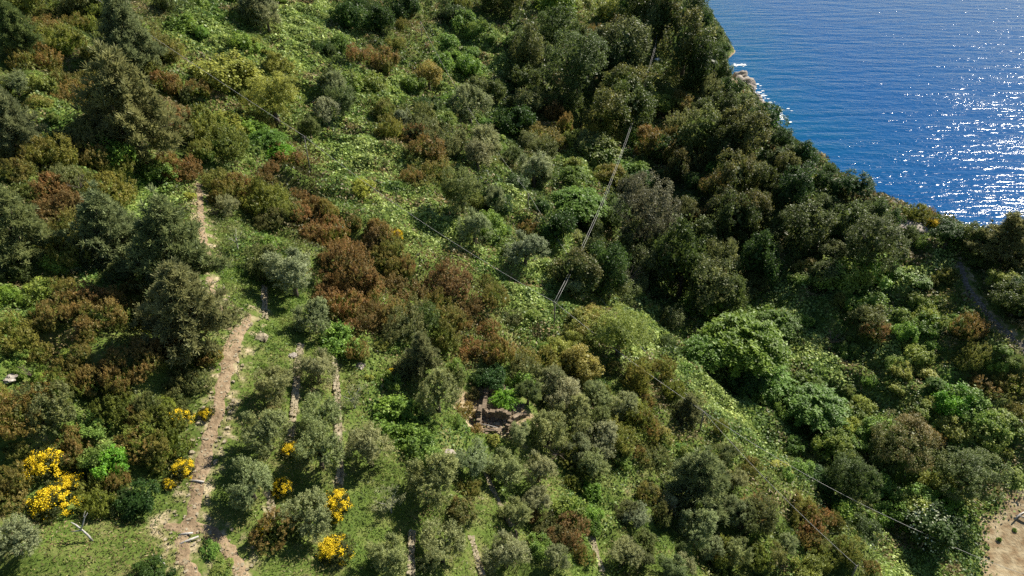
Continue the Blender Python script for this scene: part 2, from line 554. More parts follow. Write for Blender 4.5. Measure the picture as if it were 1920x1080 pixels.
L.new(tc.outputs['Object'], n3.inputs['Vector']); L.new(n3.outputs[0], bm_.inputs['Height'])
L.new(mx.outputs[2], p.inputs['Base Color']); L.new(bm_.outputs[0], p.inputs['Normal']); L.new(p.outputs[0], out.inputs[0])

# sea
m, t, N, L, out = new_mat("sea_water")
SEA = m
tc = node(N, 'ShaderNodeTexCoord')


def wave(scale, sy, rot, det, rough=.5):
    mp = node(N, 'ShaderNodeMapping'); mp.inputs['Rotation'].default_value = (0, 0, R(rot)); mp.inputs['Scale'].default_value = (scale, scale * sy, 1)
    L.new(tc.outputs['Object'], mp.inputs['Vector'])
    n = node(N, 'ShaderNodeTexNoise'); n.inputs['Scale'].default_value = 1; n.inputs['Detail'].default_value = det; n.inputs['Roughness'].default_value = rough
    L.new(mp.outputs[0], n.inputs['Vector'])
    return n.outputs[0]


wsmall = wave(.42, 1.6, -8, 3, .55)
wmid = wave(.06, 3.2, -10, 2)
wbig = wave(.012, 4, -14, 2)
wband = wave(.028, 4.5, -6, 4, .6)
b0 = node(N, 'ShaderNodeBump'); b0.inputs['Strength'].default_value = 1; b0.inputs['Distance'].default_value = .8
L.new(wmid, b0.inputs['Height'])
b1 = node(N, 'ShaderNodeBump'); b1.inputs['Strength'].default_value = 1; b1.inputs['Distance'].default_value = .31
# calmer and rougher patches of water
pm = node(N, 'ShaderNodeMapRange'); pm.inputs[1].default_value = .35; pm.inputs[2].default_value = .65; pm.inputs[3].default_value = .5; pm.inputs[4].default_value = 1.3
L.new(wband, pm.inputs[0])
ml = node(N, 'ShaderNodeMath', operation='MULTIPLY'); L.new(wsmall, ml.inputs[0]); L.new(pm.outputs[0], ml.inputs[1])
L.new(ml.outputs[0], b1.inputs['Height']); L.new(b0.outputs[0], b1.inputs['Normal'])
shore = node(N, 'ShaderNodeAttribute', attribute_name="shallow")
sn = node(N, 'ShaderNodeMath', operation='MULTIPLY'); L.new(shore.outputs['Fac'], sn.inputs[0])
pm2 = node(N, 'ShaderNodeMapRange'); pm2.inputs[1].default_value = .35; pm2.inputs[2].default_value = .65; pm2.inputs[3].default_value = .5; pm2.inputs[4].default_value = 1.1
L.new(wmid, pm2.inputs[0]); L.new(pm2.outputs[0], sn.inputs[1])
cm = node(N, 'ShaderNodeMix', data_type='RGBA'); cm.inputs[6].default_value = (.001, .058, .195, 1); cm.inputs[7].default_value = (.001, .070, .175, 1)
L.new(sn.outputs[0], cm.inputs[0])
p = node(N, 'ShaderNodeBsdfPrincipled'); p.inputs['Roughness'].default_value = .15; p.inputs['IOR'].default_value = 1.33; p.inputs['Specular IOR Level'].default_value = .07
L.new(cm.outputs[2], p.inputs['Base Color']); L.new(b1.outputs[0], p.inputs['Normal']); L.new(p.outputs[0], out.inputs[0])

# ------------------------------------------------------------------ ground, sea, paths
ny, nx = MX.shape
idx = np.arange(ny * nx).reshape(ny, nx)
F = np.stack([idx[:-1, :-1], idx[:-1, 1:], idx[1:, 1:], idx[1:, :-1]], -1).reshape(-1, 4)
bare = blur(np.where((KG == ord('_')) & infr, 1.0, 0.0), 3)
bare = np.maximum(bare, np.clip(1.2 - DP / 2.2, 0, .44))
bare = np.maximum(bare, np.clip(.5 - DWALL / 4, 0, .42))
bare = np.maximum(bare, np.clip(1.35 - DR / 4.4 + (vnoise(MX, MY, 31, .4) - .5) * .8, 0, .85))
bare = np.maximum(bare, np.where((HZ < .6) & (MX > 80) & (MY > 150), .8, 0))
ground = link("ground", mesh_np("ground", np.stack([MX, MY, HZ], -1).reshape(-1, 3), F, GROUND, {"bare": bare.ravel()}, smooth=True))
tag(ground, kind='structure')

SX = np.concatenate([np.arange(60, 300, 6.0), np.array([330, 400, 500, 700, 1000, 1500, 2500, 5000, 12000])])
SX = np.concatenate([np.array([-12000, -3000, -500, 0]), SX])
SY = np.concatenate([np.array([-12000, -3000, -500, 0, 60]), np.arange(100, 460, 6.0), np.array([500, 600, 800, 1200, 2500, 5000, 12000])])
sx, sy = np.meshgrid(SX, SY)
coastx = np.interp(sy, [0, 150, 170, 190, 210, 240, 270, 290, 320, 370, 430], [205, 205, 112, 100, 98, 100, 98, 100, 110, 118, 118])
shal = np.clip(1 - (sx - coastx) / 45.0, 0, 1) * np.clip((sy - 170) / 60, 0.15, 1)
ii = np.arange(sx.size).reshape(sx.shape)
FS = np.stack([ii[:-1, :-1], ii[:-1, 1:], ii[1:, 1:], ii[1:, :-1]], -1).reshape(-1, 4)
sea = link("sea", mesh_np("sea", np.stack([sx, sy, sx * 0], -1).reshape(-1, 3), FS, SEA, {"shallow": shal.ravel()}))
tag(sea, kind='structure')


def ribbon(name, specs, mat, off=0.05):
    V, Fq = [], []
    for pi, pts in enumerate(specs):
        W = []
        for q in pts:
            h = hit(q[0], q[1])
            W.append(np.array([h[0], h[1], .84 * q[2] * h[3] / FPX]))
        P = resample(W, 0.35)
        n = len(P)
        NW = 9
        base = len(V)
        for i in range(n):
            d = P[min(i + 2, n - 1), :2] - P[max(i - 2, 0), :2]
            d = d / (np.linalg.norm(d) + 1e-9)
            nrm = np.array([-d[1], d[0]])
            wl = P[i, 2] * (.55 + .9 * float(vnoise(np.array(P[i, 0] * 3), np.array(P[i, 1]), 11, 1.1)))
            wr = P[i, 2] * (.55 + .9 * float(vnoise(np.array(P[i, 0] * 3), np.array(P[i, 1]), 12, 1.1)))
            for k in range(NW):
                s = -wl + (wl + wr) * k / (NW - 1)
                xy = P[i, :2] + nrm * s
                edge = abs(k - (NW - 1) / 2) / ((NW - 1) / 2)
                z = float(height(xy[0], xy[1])) + (off + .012 * pi) * (1 - edge ** 4) - 0.02 * edge ** 8
                V.append((xy[0], xy[1], z))
        for i in range(n - 1):
            for k in range(NW - 1):
                a = base + i * NW + k
                Fq.append((a, a + 1, a + NW + 1, a + NW))
    o = link(name, mesh_np(name, np.array(V), np.array(Fq), mat, smooth=True))
    return tag(o, kind='structure')


ribbon("dirt_path", PATHS, SOIL)
ribbon("stone_path", [MULE], COBBLE)

# ------------------------------------------------------------------ foliage meshes (unit crowns of radius about 1)


def unit(v):
    return v / (np.linalg.norm(v, axis=-1, keepdims=True) + 1e-9)


def quads(P, Nn, ln, wd, rng, updir=None):
    """one bent-looking leaf quad per point; Nn face normals; ln, wd lengths"""
    n = len(P)
    a = rng.normal(size=(n, 3)) if updir is None else updir + rng.normal(size=(n, 3)) * .35
    U = unit(a - Nn * (a * Nn).sum(1, keepdims=True))
    W = np.cross(Nn, U)
    ln = np.broadcast_to(ln, (n,))[:, None]; wd = np.broadcast_to(wd, (n,))[:, None]
    V = np.stack([P - U * ln * .5, P + W * wd * .5 + U * ln * .05, P + U * ln * .5, P - W * wd * .5 + U * ln * .05], 1).reshape(-1, 3)
    return V


def qfaces(n):
    return np.arange(n * 4).reshape(n, 4)


def crown(name, seed, nl=16, lr=.38, nsub=260, per=16, leaf=.075, asp=1.8, upb=.5, rz=.85, sig=.075, zmin=-.55, inner=260, spiky=0.0, outb=.45, mat=None, irr=.22):
    rng = np.random.default_rng(seed)
    # lobes of the crown
    D = unit(rng.normal(size=(nl * 3, 3)))
    D = D[D[:, 2] > zmin][:nl]
    nl = len(D)
    sc_ = 1 + rng.uniform(-irr, irr, nl)[:, None]
    C = D * (1 - lr) * sc_ * np.array([1, 1, rz])
    lrs = lr * rng.uniform(.5, 1.35, nl)
    ltint = rng.uniform(-.2, .2, nl)
    lbrown = rng.uniform(-.55, .35, nl)
    # twig clumps on the lobes
    k = rng.integers(0, nl, nsub)
    d = unit(rng.normal(size=(nsub, 3)) + D[k] * 1.1)
    S = C[k] + d * lrs[k][:, None] * rng.uniform(.7, 1.08, nsub)[:, None]
    so = unit(d + D[k] * .4)
    stint = ltint[k] + rng.uniform(-.22, .22, nsub)
    j = np.repeat(np.arange(nsub), per)
    off = rng.normal(size=(len(j), 3)) * sig
    if spiky:
        ax = unit(so + np.array([0, 0, spiky]))
        off = off * .55 + ax[j] * rng.uniform(-.5, 1.6, len(j))[:, None] * sig * 1.8
    P = S[j] + off
    Nn = unit(so[j] * outb + rng.normal(size=(len(j), 3)) * .7 + np.array([0, 0, upb + .25]))
    sz = leaf * rng.uniform(.6, 1.35, len(j))
    up = ax[j] if spiky else None
    V = quads(P, Nn, sz * asp ** .5, sz / asp ** .5, rng, up)
    tint = np.clip(.5 + stint[j] + rng.uniform(-.22, .22, len(j)), 0, 1)
    tip = np.clip((P[:, 2] / rz * .6 + .35 + stint[j] * .9 + lbrown[k][j] + ((off * so[j]).sum(1) / sig) * .2), 0, 1)
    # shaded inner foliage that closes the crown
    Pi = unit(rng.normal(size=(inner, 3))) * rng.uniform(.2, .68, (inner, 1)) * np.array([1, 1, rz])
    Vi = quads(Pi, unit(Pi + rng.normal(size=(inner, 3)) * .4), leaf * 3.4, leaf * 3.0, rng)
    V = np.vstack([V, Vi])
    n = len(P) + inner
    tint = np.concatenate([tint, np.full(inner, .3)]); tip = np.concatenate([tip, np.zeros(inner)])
    return mesh_np(name, V, qfaces(n), mat or LEAF, {"tint": np.repeat(tint, 4), "tip": np.repeat(tip, 4)})


def pine_crown(name, seed, ntuft=1100, per=30, tr=.15, rz=1.25, wd=.011):
    """feathery cone: whorls of boughs, each carrying soft needle tufts that point outward and up"""
    rng = np.random.default_rng(seed)
    nb = 74
    zz = np.linspace(-.62, 1.0, nb) + rng.normal(size=nb) * .03
    prof = np.clip(1.02 - np.clip((zz + .62) / 1.7, 0, 1) ** 1.25, .10, 1) * np.clip((zz + .95) / .45, .5, 1)
    az = np.arange(nb) * 2.4 + rng.normal(size=nb) * .3
    BL = prof * rng.uniform(.68, 1.15, nb)
    T = np.stack([np.cos(az) * BL, np.sin(az) * BL, (zz + .12 * BL) * rz], -1)      # bough tips
    B = np.stack([zz * 0, zz * 0, (zz - .12 * BL) * rz], -1)
    pr = BL / BL.sum()
    k = rng.choice(nb, ntuft, p=pr)
    s = rng.uniform(.38, 1.0, ntuft)
    S = B[k] + (T[k] - B[k]) * s[:, None] + rng.normal(size=(ntuft, 3)) * (.035 + .05 * s[:, None])
    out = unit(T - B)
    j = np.repeat(np.arange(ntuft), per)
    dd = unit(rng.normal(size=(len(j), 3)) * .62 + out[k][j] * .75 + np.array([0, 0, .55]))
    ln = tr * rng.uniform(.5, 1.2, len(j))
    P = S[j] + dd * ln[:, None] * .5
    rnd = rng.normal(size=(len(j), 3))
    Nn = unit(rnd - dd * (rnd * dd).sum(1, keepdims=True))
    W = np.cross(Nn, dd)
    h = dd * ln[:, None] * .5
    wv = W * wd * rng.uniform(.7, 1.4, (len(j), 1))
    V = np.stack([P - h - wv * .5, P - h + wv * .5, P + h + wv * .6, P + h - wv * .6], 1).reshape(-1, 3)
    st = rng.uniform(-.22, .22, ntuft) + rng.uniform(-.15, .15, nb)[k]
    tint = np.clip(.5 + st[j] + rng.uniform(-.15, .15, len(j)), 0, 1)
    inner = 300
    zi = rng.uniform(-.6, .75, inner)
    ri = np.clip(.5 - zi * .35, .05, .6) * rng.uniform(.2, .9, inner); ai = rng.uniform(0, 6.283, inner)
    Pi = np.stack([np.cos(ai) * ri, np.sin(ai) * ri, zi * rz], -1)
    V = np.vstack([V, quads(Pi, unit(rng.normal(size=(inner, 3))), .14, .08, rng)])
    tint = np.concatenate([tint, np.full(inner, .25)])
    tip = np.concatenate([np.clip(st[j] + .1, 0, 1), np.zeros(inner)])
    return mesh_np(name, V, qfaces(len(P) + inner), NEEDLE, {"tint": np.repeat(tint, 4), "tip": np.repeat(tip, 4)}), T


def frond_crown(name, seed, nfr=150, per=44, rz=.75):
    """arching leafy sprays, long paired leaves"""
    rng = np.random.default_rng(seed)
    D = unit(rng.normal(size=(nfr, 3)) + np.array([0, 0, .55])); D[:, 2] = np.abs(D[:, 2]) * .95 - .12
    st = rng.uniform(.15, .5, nfr); L_ = rng.uniform(.45, .75, nfr)
    j = np.repeat(np.arange(nfr), per)
    s = np.tile(np.linspace(0, 1, per), nfr)
    side = np.tile(np.where(np.arange(per) % 2 == 0, 1.0, -1.0), nfr)
    base = D * st[:, None]
    az = unit(D * np.array([1, 1, .35]))
    P = base[j] + az[j] * (s * L_[j])[:, None] + np.array([0, 0, -1]) * (s ** 2 * .28)[:, None]
    P = P * np.array([1, 1, rz]) + rng.normal(size=(len(j), 3)) * .02
    sd = unit(np.cross(az, np.array([0, 0, 1.0])) + rng.normal(size=(nfr, 3)) * .3)
    ax = unit(sd[j] * side[:, None] + az[j] * .5 + rng.normal(size=(len(j), 3)) * .25)
    P = P + ax * .045
    Nn = unit(np.array([0, 0, 1.0]) + rng.normal(size=(len(j), 3)) * .45 + D[j] * .3)
    V = quads(P, Nn, .105 * rng.uniform(.7, 1.3, len(j)), .045, rng, ax * 3)
    lt = rng.uniform(-.25, .25, nfr)
    tint = np.clip(.5 + lt[j] + rng.uniform(-.2, .2, len(j)), 0, 1)
    inner = 260
    Pi = unit(rng.normal(size=(inner, 3))) * rng.uniform(.1, .6, (inner, 1)) * np.array([1, 1, rz])
    V = np.vstack([V, quads(Pi, unit(rng.normal(size=(inner, 3))), .24, .2, rng)])
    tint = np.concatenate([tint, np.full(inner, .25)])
    return mesh_np(name, V, qfaces(len(P) + inner), LEAF, {"tint": np.repeat(tint, 4), "tip": np.zeros(len(V))})


MESH = {}
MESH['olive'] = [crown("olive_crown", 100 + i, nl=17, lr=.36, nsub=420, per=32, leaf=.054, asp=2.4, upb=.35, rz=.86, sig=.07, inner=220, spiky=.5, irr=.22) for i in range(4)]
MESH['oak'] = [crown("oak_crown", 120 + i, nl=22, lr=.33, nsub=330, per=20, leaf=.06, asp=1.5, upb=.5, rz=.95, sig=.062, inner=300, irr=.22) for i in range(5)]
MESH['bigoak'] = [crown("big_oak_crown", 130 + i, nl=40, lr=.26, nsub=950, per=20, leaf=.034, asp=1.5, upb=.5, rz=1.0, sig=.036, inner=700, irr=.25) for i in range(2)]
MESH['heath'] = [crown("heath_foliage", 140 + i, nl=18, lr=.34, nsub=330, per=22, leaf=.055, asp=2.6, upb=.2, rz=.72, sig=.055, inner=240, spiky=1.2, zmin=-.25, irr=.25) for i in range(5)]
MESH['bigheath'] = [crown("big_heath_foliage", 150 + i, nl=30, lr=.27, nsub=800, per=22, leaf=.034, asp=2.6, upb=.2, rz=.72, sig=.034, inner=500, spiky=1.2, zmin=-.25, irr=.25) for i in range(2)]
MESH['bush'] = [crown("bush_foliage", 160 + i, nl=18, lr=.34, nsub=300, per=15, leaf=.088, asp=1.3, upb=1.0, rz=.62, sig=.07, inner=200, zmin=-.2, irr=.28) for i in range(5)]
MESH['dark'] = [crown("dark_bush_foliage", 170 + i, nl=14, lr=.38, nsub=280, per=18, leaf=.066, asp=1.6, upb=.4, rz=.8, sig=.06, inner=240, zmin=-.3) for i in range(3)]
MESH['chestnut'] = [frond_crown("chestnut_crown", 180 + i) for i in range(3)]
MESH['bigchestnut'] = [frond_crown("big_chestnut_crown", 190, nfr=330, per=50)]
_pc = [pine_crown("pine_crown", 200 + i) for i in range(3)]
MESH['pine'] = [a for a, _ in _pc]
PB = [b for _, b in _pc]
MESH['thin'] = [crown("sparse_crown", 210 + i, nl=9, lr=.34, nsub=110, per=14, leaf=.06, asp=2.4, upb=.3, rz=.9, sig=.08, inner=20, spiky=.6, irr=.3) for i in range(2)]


def trunk_mesh(name, seed, h, r0, ends, mat, spread=.5):
    """tapered trunk rising h to the crown centre (origin at the foot) with limbs"""
    rs = random.Random(seed)
    mb = MB()
    fork = h * .5
    lean = (rs.uniform(-.06, .06), rs.uniform(-.06, .06))
    pts = [(0, 0, -.12), (lean[0] * .4, lean[1] * .4, fork * .5), (lean[0], lean[1], fork), (lean[0] * 1.2, lean[1] * 1.2, h * .95)]
    mb.tube(pts, [r0 * 1.35, r0, r0 * .85, r0 * .45])
    for e in ends:
        q = (e[0], e[1], h + e[2])
        mid = (e[0] * .4 + lean[0], e[1] * .4 + lean[1], fork + (q[2] - fork) * .55)
        mb.tube([(lean[0], lean[1], fork * .9), mid, q], [r0 * .5, r0 * .32, r0 * .12], 5)
    return mb.mesh(name, mat, True)


def limb_ends(seed, n, r, zr):
    rs = random.Random(seed)
    o = []
    for i in range(n):
        a = 2 * math.pi * i / n + rs.uniform(-.4, .4)
        o.append((math.cos(a) * r * rs.uniform(.7, 1), math.sin(a) * r * rs.uniform(.7, 1), rs.uniform(*zr)))
    return o


# crown centre height over the foot, in crown radii
HC = {'olive': 1.15, 'oak': 1.1, 'bigoak': 1.15, 'heath': .32, 'bigheath': .4, 'bush': .26, 'dark': .45, 'chestnut': .7, 'bigchestnut': .8, 'pine': 1.1, 'thin': 1.25}
TR = {
    'olive': [trunk_mesh("olive_trunk", i, 1.15, .10, limb_ends(i, 4, .55, (-.1, .35)), BARK) for i in range(2)],
    'oak': [trunk_mesh("oak_trunk", i + 5, 1.1, .085, limb_ends(i + 5, 4, .5, (-.1, .4)), BARK) for i in range(2)],
    'chestnut': [trunk_mesh("chestnut_trunk", 9, .75, .07, limb_ends(9, 5, .5, (-.1, .3)), BARK)],
    'pine': [trunk_mesh("pine_trunk", 12 + i, 1.1, .055, [tuple(b * .85) for b in PB[i][::4]], BARK) for i in range(3)],
    'thin': [trunk_mesh("thin_trunk", 20, 1.25, .06, limb_ends(20, 7, .75, (-.1, .5)), DEADWOOD)],
}
TR['bigoak'] = TR['oak']; TR['bigchestnut'] = TR['chestnut']
ISTREE = {'olive', 'oak', 'bigoak', 'chestnut', 'bigchestnut', 'pine', 'thin'}

PLACED = []      # px, py, px diameter, thing, kind letter, look, noun
FOLIAGE = []


def vary(c, s=.16, rs=random):
    f = 1 + rs.uniform(-s, s)
    return (max(0, c[0] * f * (1 + rs.uniform(-.1, .1))), max(0, c[1] * f), max(0, c[2] * f * (1 + rs.uniform(-.15, .15))))


def plant(px, py, dpx, mk, name, colour, tipf=0.0, zs=1.0, seed=None, sink=0.0):
    """puts a plant so that its crown centre shows at a photo pixel; returns the top-level object"""
    rad = dpx / 2 / FPX                       # radius per metre of depth
    h = hit(px, py, k=HC[mk] * rad * zs * (1 - sink))
    if h is None: return None
    x, y, z, depth = h
    r = rad * depth
    v = random.randrange(100) if seed is None else seed
    rz = random.uniform(0, 6.283)
    me = MESH[mk][v % len(MESH[mk])]
    crz = HC[mk] * zs
    if mk in ISTREE:
        root = link(name, None); root.empty_display_size = .5
        root.location = (x, y, z - sink * r * HC[mk] * zs)
        root.rotation_euler = (0, 0, rz); root.scale = (r, r * random.uniform(.85, 1.12), r * zs)
        c = link("crown", me, root); c.location = (0, 0, HC[mk])
        tms = TR[mk]
        link("trunk", tms[v % len(tms)], root)
    else:
        root = c = link(name, me)
        root.location = (x, y, z + r * crz - .08 * r)
        root.rotation_euler = (random.uniform(-.2, .2), random.uniform(-.2, .2), rz); root.scale = (r * random.uniform(.9, 1.12), r * random.uniform(.78, 1.15), r * zs)
    c.color = (*colour, tipf)
    return root


